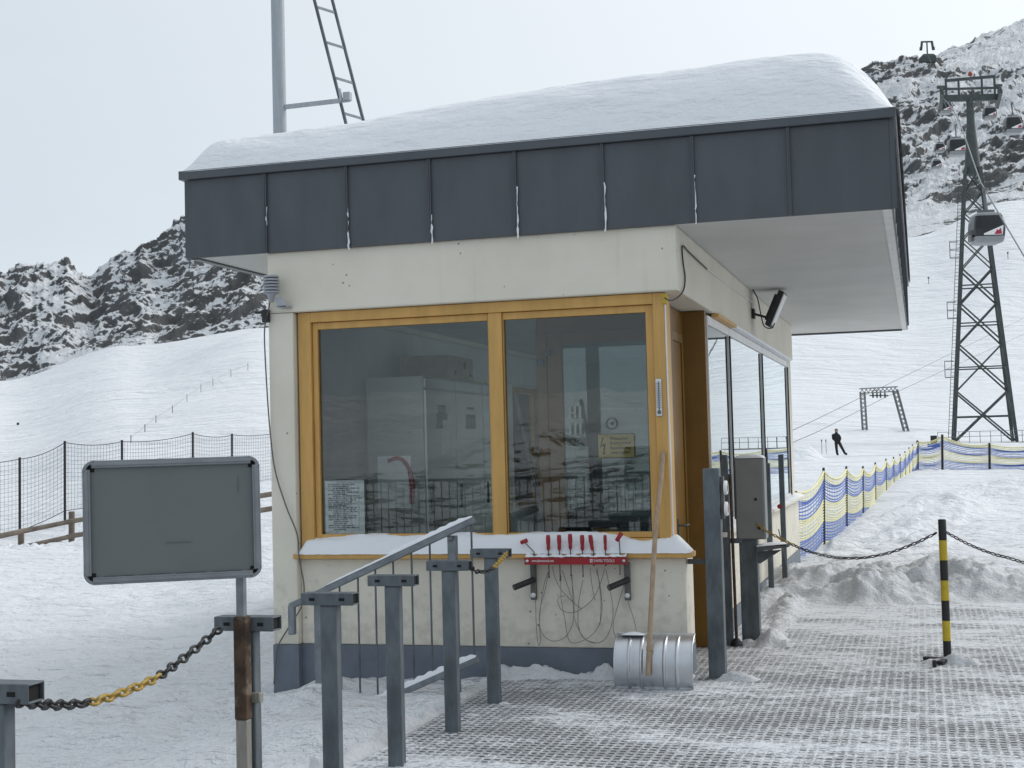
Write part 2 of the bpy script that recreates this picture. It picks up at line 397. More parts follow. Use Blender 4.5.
def spline(pts, n=8):
    P = [Vector(p) for p in pts]; out = []
    for i in range(len(P)-1):
        a = P[max(i-1, 0)]; b = P[i]; c = P[i+1]; d = P[min(i+2, len(P)-1)]
        for k in range(n):
            t = k/n; out.append(.5*((2*b)+(c-a)*t+(2*a-5*b+4*c-d)*t*t+(3*b-a-3*c+d)*t**3))
    out.append(P[-1]); return out

# ------------------------------------------------------------------ terrain
def yh(x): return 449.4-.0258*(x-512)
def zz(x, d, y): return 1.65+(yh(x)-y)/CAMF*d
TAB = {
 -400: [(1, -.3), (15, -.4), (36, -1.), (44, -.5), (100, 0.), (200, 3.), (350, 12.), (450, 14.), (660, 36.), (900, 40.)],
 0: [(1, -.3), (12, -.35), (30, -.55), (36, zz(0, 36, 551)), (40, -.95), (44, -.35), (60, .1), (100, zz(0, 100, 482)), (200, zz(0, 200, 440)), (350, zz(0, 350, 402)), (450, 14), (660, zz(0, 660, 380)), (900, 45)],
 130: [(1, -.3), (12, -.33), (30, -.5), (36, zz(130, 36, 547)), (40, -.7), (45, .15), (60, .9), (100, zz(130, 100, 450)), (200, zz(130, 200, 408)), (350, zz(130, 350, 371)), (450, 20), (660, zz(130, 660, 343)), (900, 60)],
 265: [(1, -.2), (12, -.2), (30, -.2), (38, zz(265, 38, 526)), (43, -.25), (52, .6), (70, 1.3), (100, zz(265, 100, 440)), (200, zz(265, 200, 390)), (350, zz(265, 350, 329)), (450, 34), (660, zz(265, 660, 327)), (900, 65)],
 540: [(1, -.1), (12, -.1), (40, .3), (60, 1), (100, 3.5), (200, 12), (350, 36), (450, 45), (660, 70), (900, 90)],
 800: [(1, 0), (12, -.02), (22, .0), (35, .25), (53, .45), (97, zz(800, 97, 455)), (130, 1.6), (180, 2.9), (300, zz(800, 300, 392)), (400, zz(800, 400, 318)), (500, zz(800, 500, 240)), (560, 78), (660, 85), (900, 100)],
 905: [(1, 0), (12, -.02), (22, .03), (35, .28), (53, zz(905, 53, 471)), (97, .75), (130, zz(905, 130, 442)), (180, zz(905, 180, 433)), (300, zz(905, 300, 392)), (400, zz(905, 400, 318)), (500, zz(905, 500, 226)), (560, 74), (660, 80), (900, 100)],
 1024: [(1, 0), (12, -.02), (22, .03), (35, .25), (53, zz(1024, 53, 470)), (97, .7), (130, zz(1024, 130, 441)), (180, zz(1024, 180, 433)), (300, zz(1024, 300, 385)), (400, zz(1024, 400, 300)), (500, zz(1024, 500, 200)), (525, zz(1024, 525, 190)), (600, 88), (660, 92), (900, 110)],
 1500: [(1, 0), (12, 0), (22, .05), (53, .5), (130, 2), (180, 3.), (300, 16), (400, 48), (525, 100), (660, 110), (900, 130)],
}
DG = np.exp(np.linspace(0, math.log(900), 260)); XC = sorted(TAB)
def _col(x):
    t = TAB[x]; z = np.interp(np.log(DG), [math.log(a) for a, _ in t], [b for _, b in t])
    k = np.ones(5)/5; zp = np.pad(z, 2, mode='edge'); return np.convolve(zp, k, 'valid')
ZT = np.array([_col(x) for x in XC])
def ground(X, Y):
    X = np.asarray(X, float); Y = np.asarray(Y, float)
    fx, fy = math.sin(YAW), math.cos(YAW); rx, ry = fy, -fx
    dx = X-CC[0]; dy = Y-CC[1]; d = dx*fx+dy*fy; sd = dx*rx+dy*ry; r = np.hypot(dx, dy)+1e-6
    az = np.arctan2(sd, d); azc = np.clip(az, -.6, .6)
    xp = np.clip(512+CAMF*np.tan(azc), XC[0], XC[-1]); de = np.clip(r*np.cos(azc), 1, 899)
    fi = np.interp(xp, XC, range(len(XC))); i = np.clip(fi.astype(int), 0, len(XC)-2); t = fi-i; t = t*t*(3-2*t)
    fj = np.log(de)/math.log(900)*259; j = np.clip(fj.astype(int), 0, 258); u = fj-j
    z = (ZT[i, j]*(1-u)+ZT[i, j+1]*u)*(1-t)+(ZT[i+1, j]*(1-u)+ZT[i+1, j+1]*u)*t
    zb = np.interp(np.log(r), np.log([1, 14, 20, 30, 45, 80, 150, 300, 600, 900]), [-.3, -.3, -.6, -.6, .6, 2.5, 5.5, 13, 20, 25])
    w = sst(.65, 1.3, np.abs(az)); z = z*(1-w)+zb*w
    # undulation that grows with distance
    amp = np.clip(r/420, 0, 1)
    z = z+amp*1.2*fbm(X/40, Y/40, 5, 3)+np.clip(r/60, 0, 1)*.16*fbm(X/7, Y/7, 3, 9)+.05*fbm(X/1.1, Y/1.1, 5, 5, .6)*(r < 120)+.035*fbm(X/.28, Y/.34, 3, 15)*(r < 30)
    z = z+w*np.clip((r-22)/60, 0, 1)*3.5*fbm(X/9, Y/9, 4, 31)
    # snow mound by the skier
    m = at(799, 452, 80); z = z+.95*np.exp(-(((X-m.x)/1.15)**4+((Y-m.y)/2.2)**2))
    # churned snow along the net, ruts in the groomed track
    nx = np.interp(Y, [9, 13, 25, 45], [0.25, .2, 1.6, 7.2]); st = np.exp(-((X-nx-1.0)/np.interp(Y, [8, 45], [1.0, 1.6]))**2)*sst(9, 11, Y)*sst(46, 38, Y)*(d > 0)
    z = z+st*(.10+.26*fbm(X/.8, Y/1.1, 5, 201, .6))
    fld = sst(9, 12, Y)*sst(60, 45, Y)*(X > nx)*(d > 0); z = z+fld*.10*fbm(X/1.9, Y/2.8, 4, 207)
    for (c0_, k1, k2, yy0, yy1) in ((4.2, .16, .9, 18, 34), (6.6, .17, -.8, 16, 36)):
        xc = c0_+k1*(Y-18)+k2*np.sin((Y-18)/7.0); z = z-.10*np.exp(-((X-xc)/.22)**2)*sst(yy0, yy0+3, Y)*sst(yy1, yy1-4, Y)+.05*np.exp(-((X-xc-.4)/.25)**2)*sst(yy0, yy0+3, Y)*sst(yy1, yy1-4, Y)
    # ploughed ridge in front of the wooden fence
    left = sst(-4, -7, X)*sst(33, 36.5, de)*sst(40, 38, de)*(d > 0); z = z+left*(.06+.2*fbm(X/.9, Y/.9, 4, 77, .6, True))
    # around the hut and stairs
    n1 = fbm(X/.5, Y/.5, 4, 41)
    nearl = sst(-7, -3.2, X)*(X < -1.0)*sst(3.5, .5, np.abs(Y+.6)); z = z*(1-nearl)+nearl*np.interp(X, [-3.4, -3.1, -2.6, -2.0, -1.4], [-.2, -.16, -.03, -.02, -.03])+nearl*.10*n1
    e = -1.38+.12*fbm(Y/.7, Y*0+3, 3, 55)
    side = sst(-2.6, -1.5, X)*(Y > -16)*(Y < 1)*(1-nearl)*(r < 40); z = z*(1-side)+side*(.0+.05*n1)
    z = np.where((X > e) & (X < 14) & (Y < 4.95) & (Y > -15), -.35, z)
    z = np.where((X > -3.1) & (X < -.1) & (Y > .15) & (Y < 9.2), -.5, z)
    return z
def gz(x, y): return float(ground(np.array([x]), np.array([y]))[0])
def ground_px(x, y, d0=30, d1=640):                                    # where the line of sight through (x,y) meets the snow
    ds = np.arange(d0, d1, .5); R = ray(x, y); P = CC[None]+ds[:, None]*R[None]
    h = ground(P[:, 0], P[:, 1])-P[:, 2]; k = np.argmax(h > 0) if (h > 0).any() else len(ds)-1
    return Vector((P[k, 0], P[k, 1], P[k, 2]+h[k])), float(ds[k])

azs = np.concatenate([np.arange(-180, -26, 1.2), np.arange(-26, 26, .11), np.arange(26, 180.1, 1.2)])
azs[-1] = 180; A = np.radians(azs)+YAW
rr = np.concatenate([[.3], np.exp(np.linspace(math.log(1.0), math.log(10), 180)), np.exp(np.linspace(math.log(10.04), math.log(60), 380)), np.exp(np.linspace(math.log(60.3), math.log(900), 220))])
AA, RR = np.meshgrid(A, rr, indexing='ij')
GX = CC[0]+RR*np.sin(AA); GY = CC[1]+RR*np.cos(AA); GZ = ground(GX, GY)
rel = np.abs((AA-YAW+math.pi) % (2*math.pi)-math.pi)
rock = sst(1.2, 1.7, rel)*sst(17, 24, RR)*sst(90, 45, RR)*.92
terrain = kind(bulk('snow_ground', np.stack([GX, GY, GZ], -1), M['snowground'], attrs={'rock': rock}), 'structure')

# ------------------------------------------------------------------ mountains
def mountain(name, m, xs, prof, rows, amp, nsc, seed, banded=0, snowf=None):
    # prof(x) -> list of (depth, z) from foot over the skyline and down behind
    xs = np.array(xs, float); v = np.linspace(0, 1, rows); P = np.zeros((len(xs), rows, 3)); UV = np.zeros((len(xs), rows, 2)); S = np.zeros((len(xs), rows))
    for a, x in enumerate(xs):
        pr = prof(x); L = np.linspace(0, 1, len(pr)) if len(pr[0]) == 2 else [p[2] for p in pr]
        d = np.interp(v, L, [p[0] for p in pr]); z = np.interp(v, L, [p[1] for p in pr])
        s = (x-512)/CAMF*d
        P[a, :, 0] = CC[0]+CF[0]/math.cos(PITCH)*d+_r[0]*s; P[a, :, 1] = CC[1]+CF[1]/math.cos(PITCH)*d+_r[1]*s; P[a, :, 2] = z
        UV[a, :, 0] = s; UV[a, :, 1] = z+(d-pr[0][0])*.35
        S[a] = snowf(x, v) if snowf else 0
    u, w = UV[..., 0], UV[..., 1]
    c, s_ = math.cos(banded), math.sin(banded); ub = u*c+w*s_; wb = -u*s_+w*c
    n1 = fbm(ub/nsc/1.9, wb/nsc, 6, seed, .55, True); n2 = fbm(u/9, w/9, 4, seed+20, .6)
    edge = np.minimum(1, np.linspace(0, 1, rows)*7)[None]
    disp = (n1*amp+n2*amp*.35)*edge
    P[..., 2] += disp*.8; P[..., 0] -= CF[0]*disp*.7; P[..., 1] -= CF[1]*disp*.7
    return kind(bulk(name, P, m, UV, {'snow': S}), 'structure')

LB = [(-700, 420), (-300, 398), (0, 385), (33, 378), (49, 366), (82, 361), (109, 352), (120, 349), (142, 341), (169, 349), (180, 352), (191, 347), (219, 339), (260, 326), (400, 318), (620, 330)]
LS = [(-700, 330), (-400, 300), (-150, 262), (-60, 285), (0, 279), (11, 277), (23, 268), (33, 268), (41, 266), (52, 269), (63, 265), (72, 268), (82, 279), (94, 282), (102, 276), (115, 266), (131, 254), (145, 244), (153, 248), (164, 237), (175, 228), (187, 217), (230, 200), (300, 186), (420, 200), (620, 250)]
def lprof(x):
    yb = np.interp(x, *zip(*LB))+3; ys = np.interp(x, *zip(*LS))
    ys += 5*float(fbm(np.array([x/7.]), np.array([2.]), 4, 12, .6)[0])-3
    zt = zz(x, 800, ys); return [(652, zz(x, 652, yb)-2, 0), (725, zz(x, 725, yb-(yb-ys)*.47), .4), (800, zt, .8), (860, zt-25, .87), (1100, zt-90, 1)]
left = mountain('rocky_mountain', M['mount_left'], np.arange(-700, 620, 1.3), lprof, 190, 6.0, 13, 100, .75,
                lambda x, v: np.interp(x, [-200, 0, 30, 75, 95, 130, 190, 300], [.0, .0, .04, .05, .02, -.02, -.02, .0])+np.interp(v, [0, .1, .5, .8, 1], [-.04, -.03, .0, .04, .1]))
RB = [(560, 330), (800, 235), (905, 228), (1024, 194), (1200, 150), (1700, 120)]
RP = [(560, 240), (800, 130), (850, 92), (865, 75), (874, 68), (890, 63), (900, 61), (919, 59), (945, 58), (985, 60), (1024, 61), (1200, 64), (1700, 70)]
RS = [(560, 242), (800, 131), (850, 93), (865, 76), (874, 69), (890, 64), (900, 62), (919, 60), (936, 58.5), (945, 57), (954, 51), (966, 45), (979, 40), (994, 33.5), (1008, 27), (1024, 22), (1200, -40), (1700, -60)]
def rprof(x):
    yb = np.interp(x, *zip(*RB))+4; yp = np.interp(x, *zip(*RP)); ys = np.interp(x, *zip(*RS))
    d0 = np.interp(x, [800, 905, 1024, 1200], [515, 515, 540, 560])
    zp = zz(x, 800, yp); zs = zz(x, 1300, ys)
    return [(d0, zz(x, d0, yb)-3, 0), (d0+(800-d0)*.5, zz(x, d0+(800-d0)*.5, yb-(yb-yp)*.5), .35), (800, zp, .7), (870, zp+1.5, .74), (1300, max(zs, zp-6), .93), (1700, zs-120, 1)]
right = mountain('rocky_mountain', M['mount_right'], np.concatenate([np.arange(560, 850, 4), np.arange(850, 1120, .8), np.arange(1120, 1700, 6)]), rprof, 230, 6.0, 12, 300, .72,
                 lambda x, v: np.interp(v, [0, .05, .3, .62, .69, .71, .75, .78, .85, .93, 1], [-.02, .0, .02, .04, .0, .3, .22, .05, .04, .0, .06])
                 + .16*np.exp(-((v-np.interp(x, [900, 1010], [.02, .45]))/.055)**2)*(x > 880) - .12*np.exp(-((v-np.interp(x, [960, 1030], [-.05, .25]))/.09)**2)*(x > 950))

# ------------------------------------------------------------------ platform
pl = MB().bx(-1.33, 13.5, -14.8, 4.9, -.22, 0)
platform = kind(pl.build('platform', M['platform']), 'structure')

# lumps of snow on the platform and ploughed bank at its end
gx = np.arange(-1.45, 4.6, .028); gy = np.arange(-4.2, 5.0, .03); X, Y = np.meshgrid(gx, gy, indexing='ij')
h = -.05+.02*fbm(X/.35, Y/.35, 4, 61)
def lump(x, y, sx, sy, a, rot=0):
    global h
    c, s = math.cos(rot), math.sin(rot); u = (X-x)*c+(Y-y)*s; v = -(X-x)*s+(Y-y)*c
    h = h+a*np.exp(-((u/sx)**2+(v/sy)**2))*(.75+.5*fbm(X/.09, Y/.09, 3, 62))
for (x, y) in [(-1.05, -1.05), (-1.06, -1.95), (-1.06, -2.85), (-1.0, -3.7)]:
    lump(x, y-.03, .10, .06, .075); lump(x+.13, y-.12, .13, .04, .06, .2)
lump(-.9, -.02, .45, .06, .10); lump(-.62, -.03, .10, .08, .10); lump(-1.3, -.05, .3, .2, .09); lump(.28, .1, .22, .10, .08); lump(.34, .02, .16, .05, .07)
lump(.28, 1.72, .30, .06, .10); lump(-.02, .1, .06, .3, .07); lump(.38, 1.95, .14, .5, .13); lump(1.78, .96, .15, .07, .115); lump(1.9, .93, .09, .05, .10); lump(1.6, .99, .06, .04, .06)
lump(.35, 3.0, .12, .7, .13); lump(.3, 4.2, .2, .6, .2); lump(.5, -.25, .25, .03, .056, .3); lump(2.2, .9, .12, .03, .055)
h = h+.062*np.exp(-((Y-5.0)/.5)**2)*(.7+.6*fbm(X/.6, Y/.5, 4, 64))
lump(-1.45, -2.2, .10, 2.2, .10); lump(-1.42, -3.4, .14, .8, .07)
kind(bulk('platform_snow', np.stack([X, Y, h], -1), M['snowlump']), 'stuff')

gx = np.arange(-.05, 8, .03); gy = np.arange(3.6, 10.5, .03); X, Y = np.meshgrid(gx, gy, indexing='ij')
ridge_y = 5.75+.45*fbm(X/.9, X*0, 4, 81, .6)
bh = np.interp(X, [0, .6, 1.0, 1.9, 2.4, 3.2, 9], [.25, .27, .30, .31, .19, .24, .22])*(1+.45*fbm(X/.55, Y/.55, 4, 82))
h = -.055+bh*sst(-.1, .75, X-.12*fbm(Y/.4, X/.4, 3, 86))*np.exp(-np.where(Y < ridge_y, ((Y-ridge_y)/.72)**2, ((Y-ridge_y)/1.3)**2))*1.15
h = h+np.exp(-((X-.0)/.40)**2)*np.interp(Y, [3.6, 4.4, 5.5, 6.5, 8.5, 9.7, 11], [0, .12, .2, .19, .12, .0, 0])+.12*np.exp(-((X-.9)/.8)**2-((Y-4.9)/.35)**2)*(.5+fbm(X/.3, Y/.3, 3, 84))
h = h+(.075*fbm(X/.15, Y/.15, 4, 83, .6)+.09*fbm(X/.36, Y/.36, 4, 85, .6, True))*np.clip((h+.02)*6, 0, 1)
kind(bulk('snow_bank', np.stack([X, Y, h], -1), M['snowlump']), 'structure')

# ------------------------------------------------------------------ the hut
hut = thing('operator_hut', 'cream ski lift operator hut with ochre window frames and dark overhanging flat roof', 'hut', (-1.6, 4.6, 0))
w = MB()
w.bx(-3.21, -3.0, 0, .36, .2, 2.752)                                   # corner pier
w.build('corner_pier', M['cream'], hut, bevel=.012)
w = MB(); w.bx(-3.21, 0, 0, .32, 2.754, 3.226); w.bx(-.32, 0, .32, 9.32, 2.754, 3.226); w.bx(-3.21, -2.9, .32, 9.32, 2.754, 3.226); w.bx(-2.9, -.32, 9.0, 9.32, 2.754, 3.226)
w.build('header_beam', M['cream'], hut, bevel=.012)
w = MB(); w.bx(-3.0, -.015, .06, .40, .2, .85); w.build('front_wall', M['cream'], hut, bevel=.01)
w = MB(); w.bx(-.3, -.015, 1.62, 9.62, .2, .88); w.build('side_wall', M['cream'], hut, bevel=.01)
w = MB(); w.bx(-3.21, -3.0, .36, 9.3, .2, .95); w.bx(-3.21, -3.0, .36, 9.3, 2.4, 2.752)
for a, b in ((.36, 3.7), (5.0, 6.0), (7.3, 9.3)): w.bx(-3.21, -3.0, a, b, .95, 2.4)
w.bx(-3.0, -.3, 9.05, 9.3, .2, .95); w.bx(-3.0, -.3, 9.05, 9.3, 2.4, 2.752); w.bx(-3.0, -.3, 9.05, 9.3, .95, 2.4)
w.build('rear_wall', M['cream'], hut)
for a, b in ((3.7, 5.0), (6.0, 7.3)):  # nearer window is unseen behind the cabinet, added to let light into the room
    w = MB(); w.bx(-3.15, -3.08, a, a+.06, .95, 2.4); w.bx(-3.15, -3.08, b-.06, b, .95, 2.4); w.bx(-3.15, -3.08, a+.06, b-.06, 2.34, 2.4); w.bx(-3.15, -3.08, a+.06, b-.06, .95, 1.01); q_ = w.build('daylight_window', M['ochre'], hut); w = MB(); w.bx(-3.12, -3.114, a+.05, b-.05, 1.0, 2.35); w.build('pane', M['glass'], q_)
w = MB(); w.bx(-3.213, -3.0, -.003, .36, -.6, .199); w.bx(-3.0, -.012, .057, .40, -.6, .199); w.bx(-.3, -.012, 1.62, 9.62, -.6, .199); w.bx(-3.213, -3.0, .36, 9.3, -.6, .199); w.bx(-3, -.3, 9.05, 9.3, -.6, .199)
w.build('plinth', M['plinth'], hut)
w = MB(); w.bx(-3.03, .045, -.012, .17, .853, .893); w.build('window_sill', M['ochre'], hut, bevel=.006)
w = MB(); w.bx(-.32, .07, 1.66, 9.66, .885, .925); w.build('window_sill', M['cream'], hut, bevel=.006)
# front window: outer frame, two sashes, panes
f = MB()
f.bx(-2.985, -2.878, .055, .17, .90, 2.75); f.bx(-.195, -.112, .055, .30, .90, 2.75); f.bx(-2.878, -.195, .055, .17, 2.672, 2.75); f.bx(-2.878, -.195, .055, .17, .90, .99)
f.bx(-1.442, -1.338, .07, .16, .99, 2.672)
fw = f.build('front_window', M['ochre'], hut, bevel=.004)
for a, b in ((-2.875, -1.445), (-1.335, -.198)):
    f = MB(); t = .042 if a < -2 else .006; t2 = .006 if a < -2 else .055
    f.bx(a, a+t, .085, .15, .993, 2.669); f.bx(b-t2, b, .085, .15, .993, 2.669); f.bx(a+t, b-t2, .085, .15, 2.617, 2.669); f.bx(a+t, b-t2, .085, .15, .993, 1.035)
    f.build('sash', M['ochre'], fw, bevel=.003)
    f = MB(); f.bx(a+t-.01, b-t2+.01, .112, .118, 1.03, 2.622); f.build('pane', M['glass'], fw)
# metal corner strip beside the frame
f = MB(); f.tube(spline([(-.098, .07, .93), (-.100, .07, 1.5), (-.106, .07, 2.2), (-.106, .07, 2.66)], 4), .007, 8, 0); f.bx(-.122, -.09, .045, .1, 2.67, 2.74, 1)
f.build('edge_strip', [M['white'], M['yellow']], hut)
# niche with door
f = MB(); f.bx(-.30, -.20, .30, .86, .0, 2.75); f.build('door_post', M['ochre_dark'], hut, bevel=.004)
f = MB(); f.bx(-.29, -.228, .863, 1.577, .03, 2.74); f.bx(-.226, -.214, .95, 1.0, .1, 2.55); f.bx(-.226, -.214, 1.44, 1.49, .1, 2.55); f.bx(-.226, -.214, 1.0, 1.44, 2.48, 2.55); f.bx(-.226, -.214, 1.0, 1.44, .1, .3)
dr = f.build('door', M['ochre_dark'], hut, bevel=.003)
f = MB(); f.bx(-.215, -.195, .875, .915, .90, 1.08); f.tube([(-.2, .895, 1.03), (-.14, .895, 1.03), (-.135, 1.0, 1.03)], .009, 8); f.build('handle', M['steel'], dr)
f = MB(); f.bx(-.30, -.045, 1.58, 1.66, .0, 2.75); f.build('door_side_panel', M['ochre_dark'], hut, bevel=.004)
# side windows
ys = [1.665, 3.0, 5.74, 8.82]
for i in range(3):
    a, b = ys[i], ys[i+1]; f = MB(); t = .05; te = .012
    f.bx(-.10, -.035, a, a+te, .93, 2.72); f.bx(-.10, -.035, b-te-.004, b-.004, .93, 2.72); f.bx(-.10, -.03, a+te, b-te-.004, 2.645, 2.72); f.bx(-.10, -.035, a+te, b-te-.004, .93, .985)
    f.bx(-.034, -.018, b-.012, b-.006, .94, 2.64, 1)
    sw = f.build('side_window', [M['white'], M['black']], hut, bevel=.003)
    f = MB(); f.bx(-.050, -.044, a+te-.003, b-te, .98, 2.65); f.build('pane', M['glass_side'], sw)
f = MB(); f.bx(-.035, .03, 1.9, 3.1, 2.722, 2.752); f.build('window_head_trim', M['ochre'], hut, bevel=.004); f = MB(); f.bx(-.035, .03, 3.11, 8.84, 2.722, 2.752); f.build('window_head_trim', M['snow'], hut, bevel=.008)
f = MB(); f.bx(-.3, -.03, 8.83, 9.3, .93, 2.752); f.build('side_wall', M['cream'], hut)
# interior
f = MB(); f.bx(-3.0, -.3, .41, 9.05, -.1, .02); f.build('interior_floor', M['floorin'], hut)
f = MB(); f.bx(-2.9, -.33, .33, 8.99, 2.80, 2.9); f.build('ceiling', M['inwall'], hut)
f = MB(); f.bx(-2.995, -2.96, .41, 9.0, .03, .93); f.bx(-2.995, -2.96, .41, 9.0, 2.42, 2.79); f.bx(-2.995, -2.96, .41, 3.6, .93, 2.42); f.bx(-2.96, -.32, 8.98, 9.03, .03, 2.79); f.build('interior_wall', M['inwall'], hut)
f = MB()
f.bx(-1.51, -1.42, 1.66, 1.74, .03, 2.79); f.bx(-.40, -.31, 1.66, 1.74, .03, 2.79); f.bx(-1.42, -.40, 1.66, 1.74, 2.64, 2.79); f.bx(-1.42, -1.29, 1.675, 1.73, .03, 2.64)
f.bx(-1.29, -.40, 1.675, 1.73, 2.54, 2.64); f.bx(-1.29, -.40, 1.675, 1.73, .03, .30)
idr = f.build('interior_door', M['ochre_dark'], hut, bevel=.004)
f = MB(); f.bx(-1.29, -.40, 1.70, 1.706, .30, 2.54); f.build('pane', M['glass_in'], idr)
f = MB(); f.bx(-1.50, -1.44, 1.62, 1.66, 2.36, 2.41); f.bx(-1.45, -1.38, 1.62, 1.66, 2.44, 2.49); f.build('hinge', M['steel'], idr)
f = MB()
for x, zs in ((-1.235, (1.90, 1.76)), ):
    for z in zs:
        for k in range(3): f.bx(x+k*.045, x+k*.045+.016, 1.655, 1.66, z, z+.10)
    f.bx(x+.016, x+.045, 1.655, 1.66, 1.94, 1.955)
f.build('glass_marking', M['white'], idr)
# roof
rf = MB(); rf.bx(-3.865, 1.495, -.02, 10.86, 3.24, 3.84); roof = rf.build('roof', M['fascia'], hut)
SE = [-3.197, -2.516, -1.843, -1.175, -.516, .138, .809]
f = MB(); xs = [-3.873]+SE+[1.498]
for i in range(8):
    a, b = xs[i]+.004, xs[i+1]-.004
    f.bx(a, b, -.034+random.uniform(-.0015, .0015), -.0205, 3.222, 3.842)
for x in SE: f.bx(x-.0035, x+.0035, -.062, -.0205, 3.222, 3.842); f.bx(x+.0036, x+.016, -.056, -.0205, 3.222, 3.842)
for k in range(16):
    y = -.03+k*.68
    f.bx(1.4955, 1.508, y+.004, min(y+.676, 10.87), 3.222, 3.842); f.bx(1.4955, 1.53, y-.0035, y+.0035, 3.223, 3.842)
    f.bx(-3.878, -3.8655, y+.004, min(y+.676, 10.87), 3.222, 3.842); f.bx(-3.9, -3.8655, y-.0035, y+.0035, 3.223, 3.842)
f.bx(-3.87, 1.498, 10.8605, 10.875, 3.222, 3.842)
f.build('fascia', M['fascia'], roof)
f = MB(); f.bx(-3.93, 1.545, -.075, .12, 3.845, 3.915); f.bx(1.40, 1.545, .12, 10.93, 3.845, 3.915); f.bx(-3.93, -3.8, .12, 10.93, 3.845, 3.915); f.bx(-3.8, 1.4, 10.8, 10.93, 3.845, 3.915)
f.build('roof_cap', M['capm'], roof, bevel=.004)
f = MB(); f.bx(-3.80, 1.43, -.01, 10.80, 3.229, 3.239); f.build('soffit', M['soffit'], roof)
f = MB(); f.bx(1.43, 1.494, .0, 10.86, 3.225, 3.239); f.build('soffit_edge', M['white'], roof)
f = MB(); f.bx(-3.864, -3.80, .0, 10.80, 3.215, 3.239); f.bx(-3.80, 1.43, 10.80, 10.86, 3.205, 3.239); f.build('soffit_trim', M['capm'], roof)
# snow on roof
gx = np.concatenate([np.linspace(-3.935, -3.2, 90), np.linspace(-3.18, .8, 120), np.linspace(.82, 1.57, 70)]); gy = np.concatenate([np.linspace(-.078, .25, 50), np.linspace(.27, 1.2, 50), np.linspace(1.22, 10.93, 160)])
X, Y = np.meshgrid(gx, gy, indexing='ij')
ex = np.minimum(X+3.94, 99); er = 1.57-X; ef = Y+.075; eb = 10.93-Y
def rise(e, L, p=.5): return (np.clip(e, 0, L)/L)**p
top = np.interp(X, [-3.93, -3.6, -2.9, -2.0, -.3, .8, 1.5], [.25, .295, .365, .445, .545, .570, .565])
prof = (1-(1-np.clip(ex/.30, 0, 1))**2.6)*(1-(1-np.clip(er/.75, 0, 1))**3.1)*(1-(1-np.clip(ef/np.interp(X, [-3.94, -2.6], [.30, .80]), 0, 1))**3.0)*(1-(1-np.clip(eb/.8, 0, 1))**2)
Z = 3.905+top*prof*1.06+.02*fbm(X/.55, Y/.22, 5, 91, .55)*np.clip(prof*3, 0, 1)+.006*fbm(X/.09, Y/.09, 3, 92)*np.clip(prof*4, 0, 1)
rs = bulk('roof_snow', np.stack([X, Y, Z], -1), M['snowroof'])
tag(rs, 'thick wind-smoothed layer of snow lying on the flat hut roof', 'snow')
f = MB()
for x, z0, z1, r in [(-3.19, 3.42, 3.58, .014), (-2.508, 3.20, 3.42, .016), (-2.51, 3.45, 3.52, .012), (-1.836, 3.20, 3.42, .016), (-1.167, 3.20, 3.58, .018), (-.508, 3.20, 3.56, .018), (.146, 3.21, 3.56, .018)]:
    n = max(4, int((z1-z0)/.03)); pts = [(x+.008+random.uniform(-.005, .005), -.05, z0+(z1-z0)*k/n) for k in range(n+1)]
    f.tube(pts, [.62*r*random.uniform(.4, 1.15)*(1 if k < n*.6 else .6) for k in range(n+1)], 8)
kind(f.build('clinging_snow', M['snow']), 'stuff')
# snow on sills
gx = np.linspace(-3.0, .04, 160); gy = np.linspace(-.02, .112, 18); X, Y = np.meshgrid(gx, gy, indexing='ij')
t = (Y+.02)/.132; e = np.minimum(1, (X+3.0)/.06)*np.minimum(1, (.05-X)/.12)
Z = .888+e*(1-(1-t)**2.6)*(.132+.03*fbm(X/.35, Y/.1, 3, 95)+.03*np.exp(-((X+1.0)/.4)**2)-.035*np.exp(-((X+.3)/.15)**2))+.004*fbm(X/.03, Y/.03, 3, 96)
kind(bulk('sill_snow', np.stack([X, Y, Z], -1), M['snow']), 'stuff')
gx = np.linspace(-.06, .075, 12); gy = np.linspace(1.7, 9.66, 120); X, Y = np.meshgrid(gx, gy, indexing='ij'); t = (.075-X)/.135
Z = .915+(1-(1-t)**2.2)*(.05+.02*fbm(X/.2, Y/.4, 3, 97))
kind(bulk('sill_snow', np.stack([X, Y, Z], -1), M['snow']), 'stuff')

# things inside
def locker(name, label, x0, x1, y0, y1, z1, doors, org):
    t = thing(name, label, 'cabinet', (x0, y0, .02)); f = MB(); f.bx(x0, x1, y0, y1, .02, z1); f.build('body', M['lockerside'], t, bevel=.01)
    for k in range(doors):
        a = y0+(y1-y0)*k/doors+.015; b = y0+(y1-y0)*(k+1)/doors-.015; f = MB(); f.bx(x1, x1+.02, a, b, .1, z1-.12); f.bx(x1, x1+.016, a, b, z1-.10, z1-.02)
        d = f.build('door', M['locker'], t, bevel=.004); f = MB(); f.bx(x1+.02, x1+.035, a+.05, a+.08, 1.15, 1.35); f.build('handle', M['black'], d)
        f = MB()
        f.bx(x1+.021, x1+.03, a+.25, b-.25, 1.85, 1.98); f.build('meter', M['ink'], d); f = MB(); f.bx(x1+.021, x1+.026, (a+b)/2-.1, (a+b)/2+.1, 2.03-.1*(k == 0), 2.05); f.build('name_plate', M['ink'], d)
    return t
locker('switch_cabinet', 'grey switch cabinet row inside the hut behind the left window pane', -2.90, -2.38, 1.2, 3.6, 2.29, 3, None)
f = MB(); cb = thing('cardboard_box', 'long cardboard box lying on top of the grey switch cabinet', 'box', (-2.6, 2.2, 2.292))
f.bx(-2.85, -2.40, 1.9, 2.65, 2.293, 2.51); f.build('carton', M['card'], cb, bevel=.004)
f = MB()
